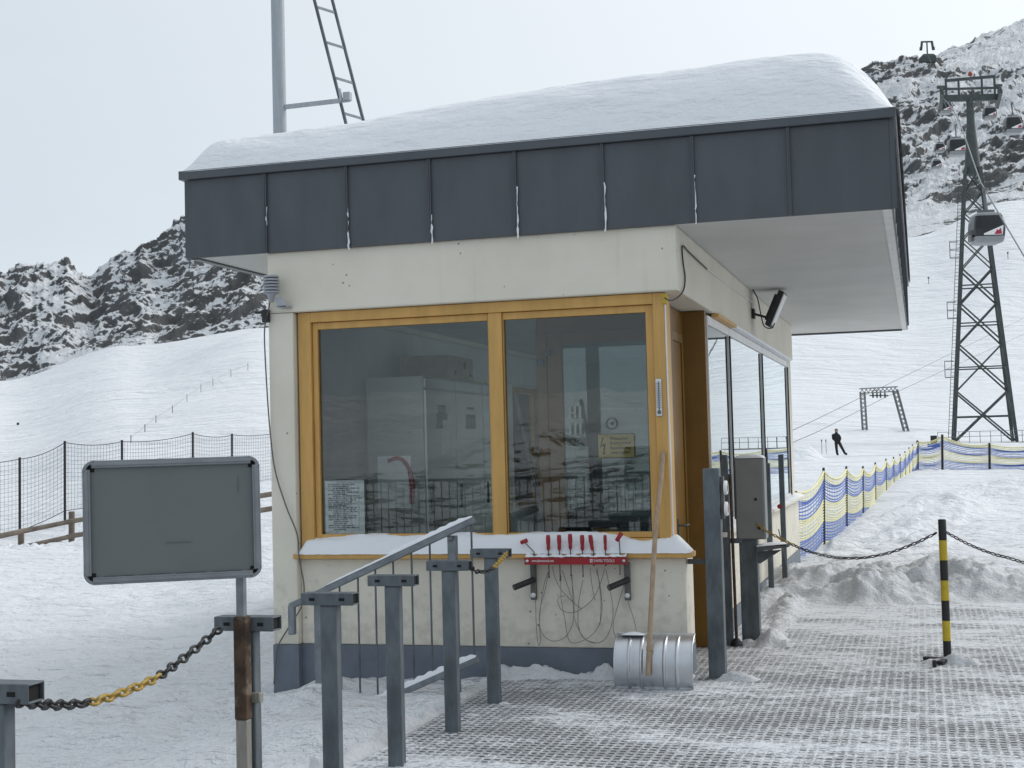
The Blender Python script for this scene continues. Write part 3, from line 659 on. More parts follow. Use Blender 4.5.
for y, z, r in ((2.4, 2.44, .035), (2.12, 2.36, .022), (2.56, 2.36, .022)): f = MB(); f.lathe((-2.399, y, z), [(.0, .004), (r, .004), (r, -.004)], 14, 0, 'x'); f.build('punched_hole', M['hole'], cb)
po = thing('poster', 'white poster with a curved red stroke fixed to the grey cabinet behind the left pane', 'poster', (-2.6, 1.18, 1.3))
f = MB(); f.bx(-2.80, -2.50, 1.188, 1.194, 1.18, 1.62); f.build('sheet', M['paper'], po)
f = MB(); pts = [(-2.70, 1.182, 1.58), (-2.60, 1.182, 1.60), (-2.52, 1.182, 1.52), (-2.49, 1.182, 1.38), (-2.50, 1.182, 1.22)]; f.tube(spline(pts, 5), [.017]*12+[.024]*9, 8); f.build('red_stroke', M['red'], po)
f = MB(); f.bx(-2.357, -2.345, 1.60, 1.74, 1.62, 1.92); tag(f.build('window_reflection', M['white'], org=(-2.365, 1.68, 1.62)), 'upright white strip painted as a window reflection on the side of the grey switch cabinet', 'label')  # white strip stands in for a bright window reflection, put into the colour
# desk and chair silhouettes under the right pane
d = thing('desk', 'dark operator desk standing behind the right window pane', 'desk', (-.75, 1.2, .02)); f = MB(); f.bx(-1.1, -.42, .8, 1.5, 1.02, 1.06); f.build('desk_top', M['black'], d, bevel=.005)
for x in (-1.06, -.46):
    for y in (.85, 1.45): f = MB(); f.bx(x-.02, x+.02, y-.02, y+.02, .02, 1.02); f.build('leg', M['black'], d)
d = thing('filing_unit', 'dark narrow filing unit beside the inner glass door', 'cabinet', (-1.1, 1.8, .02)); f = MB(); f.bx(-1.38, -1.10, 1.85, 2.3, .02, 1.55); f.build('body', M['black'], d, bevel=.006)
f = MB(); f.bx(-1.34, -1.14, 1.835, 1.85, 1.2, 1.45); f.build('drawer', M['cable_grey'], d, bevel=.003)
locker('wall_locker', 'pale locker row seen through the inner glass door', -2.0, -1.2, 6.2, 8.4, 2.1, 3, None)
# broom sticks leaning behind the pane
br = thing('broom', 'dark pole leaning inside behind the right window pane', 'broom', (-1.15, .7, .02)); f = MB(); f.cyl((-1.05, .75, .1), (-1.40, .6, 2.1), .018, 8); f.build('stick', M['cable_grey'], br)
f = MB(); f.bx(-1.2, -.9, .7, .8, .02, .1); f.build('brush_head', M['wood'], br)

# notice and warning sign
nt_ = thing('notice_sheet', 'pale printed notice sheet taped inside the lower left window corner', 'notice', tuple(on(345, 508, 1, .125)))
a = on(326, 535, 1, .125); b = on(364, 480, 1, .125)
f = MB(); f.bx(a.x, b.x, .122, .1245, a.z, b.z); f.build('sheet', M['paper'], nt_)
f = MB(); Wd = b.x-a.x; Hh = b.z-a.z; random.seed(3)
for k in range(24):
    z = b.z-Hh*(.07+.036*k); x0 = a.x+Wd*random.choice((.08, .08, .2)); x1 = a.x+Wd*random.uniform(.5, .95)
    while x0 < x1:
        x2 = min(x1, x0+Wd*random.uniform(.04, .14)); f.bx(x0, x2, .1208, .1218, z-.006, z+.003); x0 = x2+Wd*.02
f.build('printed_lines', M['ink'], nt_)
ws = thing('warning_sign', 'yellow high voltage warning sign with lightning bolt on the inner glass door', 'sign', tuple(on(616, 446, 1, 1.69)))
a = on(598, 458.5, 1, 1.69); b = on(634.5, 433, 1, 1.69)
f = MB(); f.bx(a.x, b.x, 1.686, 1.692, a.z, b.z); f.build('plate', M['signyellow'], ws)
Wd = b.x-a.x; Hh = b.z-a.z
f = MB(); t = .006
f.bx(a.x, b.x, 1.683, 1.6855, a.z, a.z+t); f.bx(a.x, b.x, 1.683, 1.6855, b.z-t, b.z); f.bx(a.x, a.x+t, 1.683, 1.6855, a.z+t, b.z-t); f.bx(b.x-t, b.x, 1.683, 1.6855, a.z+t, b.z-t)
q = lambda u, v: (a.x+Wd*u, a.z+Hh*v)
f.prism([q(.14, .86), q(.17, .86), q(.12, .56), q(.22, .62), q(.18, .22), q(.215, .24), q(.165, .12), q(.125, .24), q(.15, .23), q(.17, .50), q(.07, .45)], 1.683, 1.6855)
f.build('lightning_bolt', M['signdark'], ws)
for k, (s, zf) in enumerate((("Vorsicht!", .74), ("Elektrische", .56), ("Spannung", .36), ("Lebensgefahr", .18))):
    text('lettering', s, .036, M['signdark'], ws, (a.x+Wd*.34, 1.682, a.z+Hh*zf), width=Wd*(.48 if k == 0 else .55))
st = thing('round_sticker', 'round pale sticker above the yellow warning sign', 'sticker', tuple(on(612, 424, 1, 1.69))); c = on(612, 423.5, 1, 1.69)
f = MB(); f.lathe((c.x, 1.69, c.z), [(0, -.003), (.047, -.003), (.047, .002)], 24, 0, 'y'); f.build('disc', M['paper'], st)
f = MB(); f.lathe((c.x, 1.684, c.z), [(.040, -.002), (.052, -.002), (.052, .002), (.040, .002)], 24, 0, 'y'); f.prism([(c.x-.02, c.z), (c.x+.02, c.z+.02), (c.x+.012, c.z-.018)], 1.682, 1.685); f.build('emblem', M['ink'], st)

# thermometer
tm = thing('thermometer', 'slim white thermometer screwed to the ochre window frame', 'thermometer', (-.165, .05, 1.86)); f = MB(); f.bx(-.188, -.145, .043, .053, 1.86, 2.13); f.build('backing', M['alu'], tm, bevel=.008)
f = MB(); f.cyl((-.166, .04, 1.90), (-.166, .04, 2.11), .004, 6); f.lathe((-.166, .041, 1.89), [(0, -.006), (.014, -.004), (.014, .004)], 12, 0, 'y')
for k in range(15): f.bx(-.184, -.172, .0405, .0427, 1.92+k*.0125, 1.924+k*.0125); f.bx(-.160, -.149, .0405, .0427, 1.92+k*.0125, 1.924+k*.0125)
f.build('scale', M['ink'], tm)

# weather sensor
ss = thing('weather_sensor', 'grey louvred weather sensor on the header corner', 'sensor', (-3.12, -.1, 2.82)); f = MB()
for k in range(6): f.lathe((-3.13, -.10, 2.90+k*.024), [(.0, .016), (.058, .014), (.066, 0), (.05, -.003), (.03, -.003)], 20)
f.lathe((-3.13, -.10, 2.86), [(0, -.03), (.02, -.03), (.03, .02), (.05, .035)], 16); f.build('louvre_stack', M['sensor'], ss)
f = MB(); f.prism([(-3.10, 2.86), (-3.05, 2.87), (-3.0, 2.80), (-3.01, 2.785), (-3.08, 2.79)], -.10, -.09); f.bx(-3.09, -3.0, -.1, -.002, 2.785, 2.80); f.build('bracket', M['sensor'], ss, bevel=.003)
cb = [(271, 296), (268, 312), (265.5, 322), (264.5, 340), (267, 390), (270, 430), (275, 470), (286, 506), (297, 534), (299, 557), (304, 586), (301.5, 606), (291, 624), (279, 644), (276, 660), (274, 684)]
f = MB(); f.tube(spline([on(x, y, 1, -.05 if i < 4 else -.03) for i, (x, y) in enumerate(cb)], 6), .0055, 6)
p = on(266, 316, 1, -.03); f2 = MB(); f2.ob(Matrix.Translation(p), .05, .05, .10); f2.bar(p+Vector((-.09, 0, .03)), p+Vector((0, 0, .03)), .02)
ct = thing('sensor_cable', 'thin grey cable hanging down the left corner pier', 'cable', tuple(on(274, 684, 1, -.03))); f.build('wire', M['cable_grey'], ct); f2.build('cable_clamp', M['black'], ct, bevel=.006)
hc = [(665, 298), (670, 300.5), (677, 298), (683.5, 290), (685, 277), (683, 262), (682.5, 246), (690, 253), (707, 269)]
f = MB(); f.tube(spline([on(x, y, 0, .012 if i > 2 else .0) for i, (x, y) in enumerate(hc)], 5), .006, 6); f.tube([on(707, 269, 0, .012), on(752, 302, 0, .012)], .005, 6, 1)
tag(f.build('lamp_cable', [M['cable_dark'], M['white']]), 'black and white lamp cable clipped along the side of the header', 'cable')

# floodlight
c0 = on(752, 314, 0, .0); Yf = c0.y; zf = c0.z
fl = thing('floodlight', 'black LED floodlight tilted on the side header under the soffit', 'lamp', (0, Yf, zf))
f = MB(); f.bx(.0, .03, Yf-.06, Yf+.06, zf-.05, zf+.05); f.bar((.02, Yf-.03, zf), (.17, Yf-.03, zf-.05), .035, .02); f.bar((.02, Yf+.03, zf), (.17, Yf+.03, zf-.05), .035, .02); f.build('bracket', M['black'], fl, bevel=.003)
ang = math.radians(24); mt = Matrix.Translation((.245, Yf, zf+.035)) @ Matrix.Rotation(ang, 4, 'Y')
f = MB(); f.ob(mt, .06, .30, .38)
for k in range(7): f.ob(mt @ Matrix.Translation((-.04, -.12+k*.04, 0)), .03, .012, .28)
f.build('housing', M['black'], fl, bevel=.012)
f = MB(); f.ob(mt @ Matrix.Translation((.033, 0, 0)), .012, .27, .34); f.build('lens', M['white'], fl, bevel=.003)
f = MB(); f.tube(spline([(.02, Yf-.07, zf+.25), (.07, Yf-.08, zf+.15), (.1, Yf-.08, zf-.02), (.13, Yf-.08, zf-.14), (.2, Yf-.05, zf-.16), (.23, Yf-.03, zf-.11)], 6), .006, 6); f.build('flex', M['black'], fl)

# mast with ladder
ms = thing('steel_mast', 'tall grey steel mast with slanting ladder rising behind the roof', 'mast', (-5.95, 6, -.4))
f = MB(); f.cyl((-5.95, 6, -.4), (-5.955, 6, 10.5), .084, 18); f.lathe((-5.95, 6, -.4), [(.2, 0), (.2, .04), (.09, .04)], 12); f.build('pole', M['mastpaint'], ms)
f = MB(); f.bar((-5.87, 6, 6.02), (-5.0, 6.0, 6.03), .045, .05); f.ob(Matrix.Translation((-5.03, 6, 6.07)), .09, .08, .10); f.bar((-5.1, 5.97, 6.02), (-5.12, 5.97, 6.17), .03); f.build('brace', M['mastpaint'], ms)
A0, A1 = Vector((-5.07, 6.05, 5.72)), Vector((-5.467, 6.05, 7.336)); B0, B1 = Vector((-4.885, 6.2, 5.72)), Vector((-5.28, 6.2, 7.33)); dA = A1-A0
ld = MB(); ld.tube([A0-dA*3.6, A0+dA*2.6], .022, 8); ld.build('ladder_rail', M['galv'], ms); ld = MB(); ld.tube([B0-dA*3.6, B0+dA*2.6], .022, 8); ld.build('ladder_rail', M['galv'], ms)
for k in range(-10, 10):
    t = .1+k*.285; t2 = t-.035; ld = MB(); ld.bar(A0+dA*t, B0+dA*(t2), .022, .028); ld.build('rung', M['mastpaint'], ms)

# tool rack with screwdrivers
rk = thing('tool_rack', 'red steel tool rack bracketed to the wall under the window', 'rack', (-.79, -.02, .55))
f = MB(); f.bx(-1.172, -.412, -.058, -.052, .812, .862); f.bx(-1.172, -.412, -.052, .0, .812, .818); f.build('red_bar', M['red'], rk, bevel=.002)
text('lettering', 'www.pbswisstools.com', .026, M['white'], rk, (-1.115, -.0595, .832), width=.165, depth=.0008)
text('lettering', 'SWISS TOOLS', .028, M['white'], rk, (-.655, -.0595, .83), width=.15, depth=.0008)
f = MB(); f.bx(-.682, -.662, -.0605, -.0585, .828, .85); f.build('logo_square', M['white'], rk)
text('lettering', 'PB', .016, M['red'], rk, (-.680, -.0612, .833), width=.016, depth=.0006)
for x in (-1.15, -.435): f = MB(); f.lathe((x, -.059, .838), [(0, -.004), (.011, -.004), (.011, 0)], 12, 0, 'y'); f.build('screw', M['alu'], rk)
for x in (-1.13, -.432):
    f = MB(); f.bx(x-.02, x+.02, .012, .05, .55, .82); f.build('bracket', M['oldwood'] if False else M['cable_grey'], rk, bevel=.003)
    f = MB(); f.lathe((x, .008, .585), [(0, -.006), (.018, -.006), (.018, .004)], 12, 0, 'y'); f.build('bolt', M['white'], rk)
    f = MB(); a = Vector((x+.015, .0, .70)); b = Vector((x-.10, -.14, .655)); f.cyl(a, b, .022, 14); dv = (b-a).normalized(); f.cyl(b, b+dv*.004, .015, 12, 1); f.build('rubber_peg', [M['black'], M['cable_grey']], rk)
f = MB(); X, Y = np.meshgrid(np.linspace(-1.165, -.42, 100), np.linspace(-.056, .055, 8), indexing='ij')
hh = .864+.026*(1-((Y)/.06)**2)*np.clip(np.abs(np.sin((X+1.10)*math.pi/.108))*1.6, .45, 1)+.004*fbm(X/.02, Y/.02, 2, 5)
f.grid(np.stack([X, Y, hh], -1)); f.build('rack_snow', M['snow'], rk, fix=False)
DR = [(548, 535, 578), (559, 535, 581), (570, 534, 576), (582, 535, 577), (593, 535, 566), (605, 535, 566)]
GL = 'screwdrivers in the red rack'; LB_ = ['first upright red screwdriver from the left in the wall rack', 'second upright red screwdriver in the wall rack, with the longest blade', 'third upright red screwdriver in the wall rack, with a snow-tipped handle', 'fourth upright red screwdriver from the left in the wall rack', 'fifth upright red screwdriver, leaning slightly left in the wall rack', 'rightmost upright slim red screwdriver in the wall rack']
for k, (px, y0, y1) in enumerate(DR):
    t = on(px, y0, 1, -.03); b = on(px, y1, 1, -.03); zt = t.z; x = t.x; lean = -.012 if k == 4 else 0.; R = .013 if k == 5 else .0165
    s = thing('screwdriver', LB_[k], 'screwdriver', (x, -.03, b.z), GL)
    f = MB(); pr = [(0, zt), (R*.8, zt), (R, zt-.015), (R*1.02, zt-.045), (R*.8, zt-.075), (R*.85, zt-.095), (R*.5, zt-.112), (0, zt-.113)]
    f.lathe((x, -.03, 0), pr, 12); f.v = [(v[0]+lean*(v[2]-.85)/.1, v[1], v[2]) for v in f.v]; f.build('handle', M['red'], s)
    f = MB(); f.cyl((x, -.03, zt-.11), (x, -.03, b.z), .004, 8); f.cyl((x, -.03, b.z), (x, -.03, b.z+.012), .006, 8); f.build('shaft', M['steel'], s)
for k, (hx, hy, kx, ky, sy) in enumerate(((524, 541.5, 534, 552, 578), (619, 537, 620, 552, 575))):
    h0 = on(hx, hy, 1, -.03); kk = on(kx, ky, 1, -.03); e = on(kx, sy, 1, -.03)
    s = thing('hex_key', ['tilted red cross-handle key at the left end of the rack', 'upright red cross-handle key at the right end of the rack'][k], 'hex key', tuple(e), 'cross-handle keys in the red rack')
    f = MB(); dv = Vector((.022, .01, .008)) if k == 0 else Vector((.016, .01, .026)); f.tube([h0-dv*1.1, h0-dv, h0+dv, h0+dv*1.1], [.008, .0145, .0165, .01], 10); f.build('handle', M['red'], s)
    f = MB(); f.tube([h0, kk, e], .004, 8); f.build('shaft', M['steel'], s)
WI = [[(549, 570), (545, 590), (540, 610), (540, 628), (546, 638), (556, 641), (566, 636), (573, 622), (574, 600), (571, 575)],
      [(535, 575), (535.5, 600), (536.5, 630), (538.5, 645), (540.5, 640), (539.5, 620), (543, 590), (548, 572)],
      [(552, 566), (556, 580), (563, 592), (575, 604), (582, 609)], [(605, 568), (599, 587), (590, 602), (575, 612), (563, 611), (558, 603), (559, 597), (565, 596)],
      [(562, 570), (569, 590), (573, 603)], [(561, 575), (561, 598), (565, 620), (568, 638), (574, 643), (588, 638), (598, 627), (602, 610), (600, 585), (596, 570)],
      [(583, 580), (579, 600), (578, 622), (582, 636), (593, 643), (604, 640), (611, 627), (613, 610), (610, 590), (606, 570)],
      [(572, 575), (573, 600), (575, 620), (584, 638), (596, 643)], [(590, 568), (592, 585), (595, 600)], [(597, 568), (600, 590), (601, 605), (600, 625)],
      [(624, 585), (618, 605), (613, 625), (616, 638), (621, 642)], [(628, 602), (634, 620), (637, 636)]]
for k, wv in enumerate(WI):
    f = MB(); f.tube(spline([on(x, y, 1, .035-.012*(i % 3)) for i, (x, y) in enumerate(wv)], 6), .0023, 5)
    f.build('tether_wire', M['tread'], rk)

# snow shovel
sh = thing('snow_shovel', 'aluminium snow shovel with long wooden handle leaning against the window frame', 'shovel', (-.18, -.38, 0))
prof = [(-.40, .005), (-.425, .07), (-.43, .14), (-.42, .21), (-.395, .27), (-.355, .315), (-.30, .345), (-.25, .352)]
pp = spline([(0, a, b) for a, b in prof], 4); xs = np.linspace(-.445, .085, 130); G = np.zeros((len(xs), len(pp), 3))
for i, x in enumerate(xs):
    rib = max(math.exp(-((x-c)/.007)**2) for c in (-.345, -.26, -.10, -.015))
    for j, p_ in enumerate(pp): G[i, j] = (x, p_.y-.017*rib-.004*math.sin((x+.445)/.53*math.pi)*0, p_.z)
f = MB(); f.grid(G); bl = f.build('blade', M['alu'], sh, fix=False); so = bl.modifiers.new('s', 'SOLIDIFY'); so.thickness = .003; so.offset = 1
f = MB(); f.tube([(-.447, p_.y, p_.z) for p_ in pp], .006, 6); f.tube([(.087, p_.y, p_.z) for p_ in pp], .006, 6); f.tube([(-.445, -.25, .352), (.085, -.25, .352)], .007, 8); f.bx(-.44, .08, -.41, -.395, 0, .012); f.build('rolled_edge', M['alu'], sh)
f = MB(); hp = [(-.205, -.462, .12), (-.2, -.42, .30), (-.175, -.20, 1.05), (-.155, -.03, 1.42), (-.150, .02, 1.55), (-.140, .035, 1.605)]; f.tube(spline(hp, 6), .0175, 12); f.build('handle', M['wood'], sh)
f = MB(); f.tube([(-.2062, -.468, .10), (-.2, -.425, .27)], .0185, 12); f.tube([(-.2, -.428, .262), (-.199, -.42, .29)], .022, 12); f.build('socket', M['wood'], sh)
f = MB(); f.grid(np.stack(list(np.meshgrid(np.linspace(-.41, -.25, 12), np.linspace(-.34, -.26, 6), indexing='ij'))+[.352+.02*np.outer(np.sin(np.linspace(0, math.pi, 12)), np.sin(np.linspace(0, math.pi, 6)))], -1)); f.build('blade_snow', M['snow'], sh, fix=False)

# ------------------------------------------------------------------ row of queue posts
GP = 'galvanised queue posts along the platform edge'
def hollow_bar(f, x0, x1, y0, y1, z0, z1, t=.006):
    f.bx(x0, x1, y0, y0+t, z0, z1); f.bx(x0, x1, y1-t, y1, z0, z1); f.bx(x0, x1, y0+t, y1-t, z1-t, z1); f.bx(x0, x1, y0+t, y1-t, z0, z0+t)
def queue_post(loc, label):
    x, y, z = loc; t = thing('queue_post', label, 'post', loc, GP)
    f = MB(); f.bx(x-.042, x+.042, y-.028, y+.028, z-.3, z+.944); f.build('post', M['galv'], t, bevel=.006)
    f = MB(); hollow_bar(f, x-.132, x+.132, y-.04, y+.04, z+.945, z+1.002); f.build('crossbar', M['galv'], t, bevel=.004)
    for s in (-.075, .075): f = MB(); f.bx(x+s-.014, x+s+.014, y-.0415, y-.0395, z+.966, z+.98); f.build('slot', M['hole'], t, bevel=.003)
    f = MB(); f.bx(x-.1318, x+.12, y-.0335, y+.0335, z+.9512, z+.9958); f.build('hollow_shade', M['hole'], t)  # near-black filling, shade inside the hollow bar put into the colour
    return t
PX = -1.105
qp = queue_post((PX-.01, -1.05, 0), 'grey queue post nearest the hut window, highest of the row in the photo')
dup(qp, (PX+.02, -1.98, 0), 'grey queue post with a bit of yellow chain at its crossbar')
dup(qp, (PX+.015, -2.88, 0), 'grey queue post in the middle of the row, before the stair railing')
dup(qp, (PX+.04, -3.76, 0), 'grey queue post nearest the sign post, before the low end of the stair railing')
dup(qp, (PX+.075, -4.66, 0), 'grey queue post behind the rusty sign pole')
dup(qp, (-.985, -6.32, .012), 'grey queue post cut off by the lower left corner of the photo')

def chain(name, label, pts, r, cols, link=.055, hgt=.034, fn=None, group=None):
    P = spline(pts, 24); S = [0]
    for a, b in zip(P[:-1], P[1:]): S.append(S[-1]+(b-a).length)
    f = MB(); pitch = link-2*r*1.1; n = int(S[-1]/pitch)
    for k in range(n):
        s = (k+.5)*pitch; i = max(j for j in range(len(S)) if S[j] <= s); i = min(i, len(P)-2); t = (s-S[i])/max(1e-6, S[i+1]-S[i]); c = P[i].lerp(P[i+1], t); d = (P[i+1]-P[i]).normalized()
        up = Vector((0, 0, 1)); sd = d.cross(up).normalized(); up = sd.cross(d); aa = math.radians(35+random.uniform(-9, 9)); e = (up*math.cos(aa)+sd*math.sin(aa)) if k % 2 == 0 else (up*-math.sin(aa)+sd*math.cos(aa))
        L = (link-2*r)/2; Hh = (hgt-2*r)/2; ring = []
        for q in range(14):
            th = 2*math.pi*q/14; cx = math.copysign(abs(math.cos(th))**.8, math.cos(th))*L; cy = math.sin(th)*Hh; ring.append(c+d*cx+e*cy)
        f.tube(ring, r, 6, fn(s/S[-1]), closed=True)
    o = f.build(name, cols, org=tuple(P[0])); return tag(o, label, 'chain', group)
a = Vector((-.93, -6.37, .955)); b = Vector((-1.14, -4.71, .965))
pts = []
for (x, y, t) in ((18, 702, 0), (60, 705, .2), (100, 700, .38), (150, 681, .6), (180, 661, .77), (222, 627, 1)): pts.append(on(x, y, 1, -6.36+t*1.64))
chain('barrier_chain', 'black and yellow plastic chain hanging below the grey sign', pts, .0064, [M['blackpaint'], M['chain_y']], .066, .041, lambda t: 1 if .33 < t < .66 else 0)
# chain remnant on the posts
chain('chain_end', 'short black and yellow chain end hanging between two queue posts', [(PX+.16, -2.0, .965), (PX+.17, -1.9, .93), (PX+.2, -1.7, .93), (PX+.12, -1.1, .985)][:4], .006, [M['blackpaint'], M['chain_y']], .055, .034, lambda t: 1 if t > .35 else 0)

# sign board on its pole
sp = Vector((-1.02, -4.73, 0)); sg = thing('notice_board', 'empty grey notice board with rounded aluminium frame on a rusty pole', 'sign', tuple(sp))
f = MB(); f.bx(sp.x-.018, sp.x+.016, sp.y-.016, sp.y+.016, .98, 1.20); f.build('pole', M['galv_light'], sg, bevel=.004)
f = MB(); f.bx(sp.x-.027, sp.x+.027, sp.y-.027, sp.y+.027, .60, 1.01); f.build('pole_sleeve', M['rust'], sg, bevel=.006)
f = MB(); f.bx(sp.x-.024, sp.x+.024, sp.y-.024, sp.y+.024, -.3, .60); f.bx(sp.x-.03, sp.x+.06, sp.y+.024, sp.y+.06, .66, .70); f.build('pole_foot', M['rustgalv'], sg, bevel=.005)
yaw = math.radians(28); c = at(173, 519.5, 5.50)
mt = Matrix.Translation(c) @ Matrix.Rotation(yaw, 4, 'Z') @ Matrix.Rotation(math.radians(-.3), 4, 'Y')
BW, BH = .682, .484
f = MB(); f.ob(mt, BW-.03, .012, BH-.03); f.build('panel', M['signface'], sg)
def rrect(w, h, r, n=6):
    o = []
    for cx, cz, a0 in ((w/2-r, h/2-r, 0), (-w/2+r, h/2-r, 90), (-w/2+r, -h/2+r, 180), (w/2-r, -h/2+r, 270)):
        for k in range(n+1): a = math.radians(a0+90*k/n); o.append((cx+r*math.cos(a), cz+r*math.sin(a)))
    return o
f = MB(); tkn = .030
for (x0, x1, z0, z1) in ((-BW/2+.035, BW/2-.035, BH/2-tkn, BH/2), (-BW/2+.035, BW/2-.035, -BH/2, -BH/2+tkn), (-BW/2, -BW/2+tkn, -BH/2+.035, BH/2-.035), (BW/2-tkn, BW/2, -BH/2+.035, BH/2-.035)):
    f.ob(mt @ Matrix.Translation(((x0+x1)/2, -.012, (z0+z1)/2)), x1-x0, .02, z1-z0); f.ob(mt @ Matrix.Translation(((x0+x1)/2, -.024, (z0+z1)/2)), (x1-x0) if x1-x0 > .1 else .014, .006, (z1-z0) if z1-z0 > .1 else .014)
f.build('frame', M['signframe'], sg, bevel=.003)
for sx in (-1, 1):
    for sz in (-1, 1):
        f = MB(); r = .045; cx, cz = sx*(BW/2-r), sz*(BH/2-r); a0 = math.atan2(sz, sx)-math.pi/4
        out = [(cx+r*math.cos(a0+math.pi/2*k/7), cz+r*math.sin(a0+math.pi/2*k/7)) for k in range(8)]; inn = [(cx+(r-.012)*math.cos(a0+math.pi/2*k/7), cz+(r-.012)*math.sin(a0+math.pi/2*k/7)) for k in range(8)]
        vs = []
        for yy in (-.022, .0):
            vs += [mt @ Vector((p[0], yy, p[1])) for p in out+inn]
        n8 = 8; fs = []
        for k in range(7):
            fs += [(k, k+1, n8+k+1, n8+k), (16+k, 16+n8+k, 16+n8+k+1, 16+k+1), (k, 16+k, 16+k+1, k+1), (n8+k, n8+k+1, 24+k+1, 24+k)]
        f.add(vs, fs); f.prism([(0, 0)]*0 or [(0, 0), (0, .001), (.001, 0)], 0, 0) if False else None
        f.build('corner_cap', M['signframe'], sg)
        f = MB(); f.ob(mt @ Matrix.Translation((cx+sx*.012, -.006, cz+sz*.012)), .024, .010, .024); f.build('corner_recess', M['hole'], sg)
f = MB(); f.ob(mt @ Matrix.Translation((.02, -.0075, -.09)), .10, .002, .0025); f.ob(mt @ Matrix.Translation((.255, -.0075, .13)), .003, .002, .06); f.build('scratch', M['cable_grey'], sg)
f = MB(); f.grid(np.array([[list(mt @ Vector((x, y, -BH/2+tkn+.006*abs(math.sin(x*23))*(1 if y < -.01 else .5)))) for y in (-.02, -.008)] for x in np.linspace(-BW/2+.04, BW/2-.02, 60)])); f.build('frame_snow', M['snow'], sg, fix=False)

# stair railing
RY = -.7; rl = thing('stair_railing', 'galvanised stair railing sloping down in front of the hut wall', 'railing', (-2.0, RY, -.2))
H0, H1 = Vector((-1.33, RY, 1.175)), Vector((-2.73, RY, .575))
f = MB(); f.bar(H0, H1, .05, .045); f.bar(H1+Vector((.012, 0, .01)), H1+Vector((.012, 0, -.2)), .05, .045); f.build('handrail', M['galv_light'], rl, bevel=.008)
dH = (H1-H0).normalized(); up = Vector((-dH.z, 0, dH.x)); up = up if up.z > 0 else -up
f = MB(); n = 60; G = np.zeros((n, 7, 3))
for i in range(n):
    t = i/(n-1); L = (1.19-t*.05); c = H0.lerp(H1, .004+t*.80)+up*.024; th = (.03 if t < .55 else .014)*(1+.3*math.sin(i*1.7)*.4)*min(1, (1-t)*9+.15, t*9+.3)
    for j in range(7):
        s = -1+2*j/6; G[i, j] = c+Vector((0, s*.023, 0))+up*(th*(1-s*s)**.6)
f.grid(G); f.build('rail_snow', M['snow'], rl, fix=False)
L0, L1 = Vector((-1.335, RY, .225)), Vector((-2.7, RY, -.36))
f = MB(); f.bar(L0, L1, .045, .045); f.build('lower_rail', M['galv_light'], rl, bevel=.006)
f = MB(); G = np.zeros((n, 7, 3))
for i in range(n):
    t = i/(n-1); c = L0.lerp(L1, t*.6)+up*.02; th = .035*(1+.15*math.sin(i*1.1))*min(1, t*12+.3)
    for j in range(7): s = -1+2*j/6; G[i, j] = c+Vector((0, s*.022, 0))+up*(th*(1-s*s)**.6)
f.grid(G); f.build('rail_snow', M['snow'], rl, fix=False)
for k, px in enumerate((339, 357.5, 375, 393, 411.5, 430, 472)):
    x = on(px, 560, 1, RY).x; t = (x-H0.x)/(H1.x-H0.x); zt = H0.z+(H1.z-H0.z)*t; zb = L0.z+(L1.z-L0.z)*t
    f = MB(); f.cyl((x, RY, zb), (x, RY, zt-.01), .0075, 8); f.build('baluster', M['galv'], rl)
for x in (-1.52, -2.535):
    t = (x-H0.x)/(H1.x-H0.x); zt = H0.z+(H1.z-H0.z)*t; f = MB(); f.bx(x-.03, x+.03, RY-.03+.062, RY+.03+.062, -.45, zt-.03); f.bar((x, RY+.06, zt-.06), (x, RY, zt-.04), .03); f.build('railing_post', M['galv_light'], rl, bevel=.005)

# ------------------------------------------------------------------ gate equipment right of the hut
gp = thing('gate_post', 'tall heavy galvanised gate post at the hut corner', 'post', (.19, .1, 0)); f = MB(); f.bx(.128, .245, .05, .15, -.1, 1.48); f.build('post', M['galv'], gp, bevel=.006)
f = MB(); f.bx(.246, .27, .08, .13, 1.12, 1.42); f.build('mounting_plate', M['cable_grey'], gp, bevel=.003); f = MB(); f.bx(-.01, .127, .11, .14, .80, .835); f.build('wall_bracket', M['steel'], gp, bevel=.003)
for z, m in ((1.34, 'green'), (1.19, 'red')):
    f = MB(); f.lathe((.272, .105, z), [(.052, 0), (.05, .02), (.04, .024), (.036, .016)], 18, 0, 'x'); pb = f.build('button_rim', M['white'], gp)
    f = MB(); f.lathe((.272, .105, z), [(.036, .0), (.034, .022), (0, .026)], 16, 0, 'x'); f.build('push_button', M[m], gp)
rp = thing('slim_post', 'slim blue-grey post standing directly behind the gate post', 'post', (.06, 1.75, 0)); f = MB(); f.bx(.03, .085, 1.70, 1.76, -.1, 1.56); f.bx(.02, .18, 1.74, 1.77, .83, .87); f.build('post', M['galv'], rp, bevel=.004)
ru = thing('rusty_rod', 'rusty brown rod standing left of the control cabinet', 'rod', (.118, 1.68, 0)); f = MB(); f.cyl((.118, 1.68, 0), (.105, 1.70, 1.40), .013, 10); f.build('rod', M['rust'], ru); f = MB(); f.lathe((.118, 1.68, 0), [(.05, 0), (.045, .03), (.02, .06)], 12); f.build('foot', M['black'], ru)
cbn = thing('control_cabinet', 'grey control cabinet on a steel post with snow on its top', 'cabinet', (.26, 1.85, 0))
f = MB(); f.bx(.135, .378, 1.75, 1.93, .86, 1.53); f.build('housing', M['cabinet'], cbn, bevel=.008); f = MB(); f.bx(.145, .368, 1.74, 1.7495, .87, 1.52); dd = f.build('cabinet_door', M['cabinet'], cbn, bevel=.003)
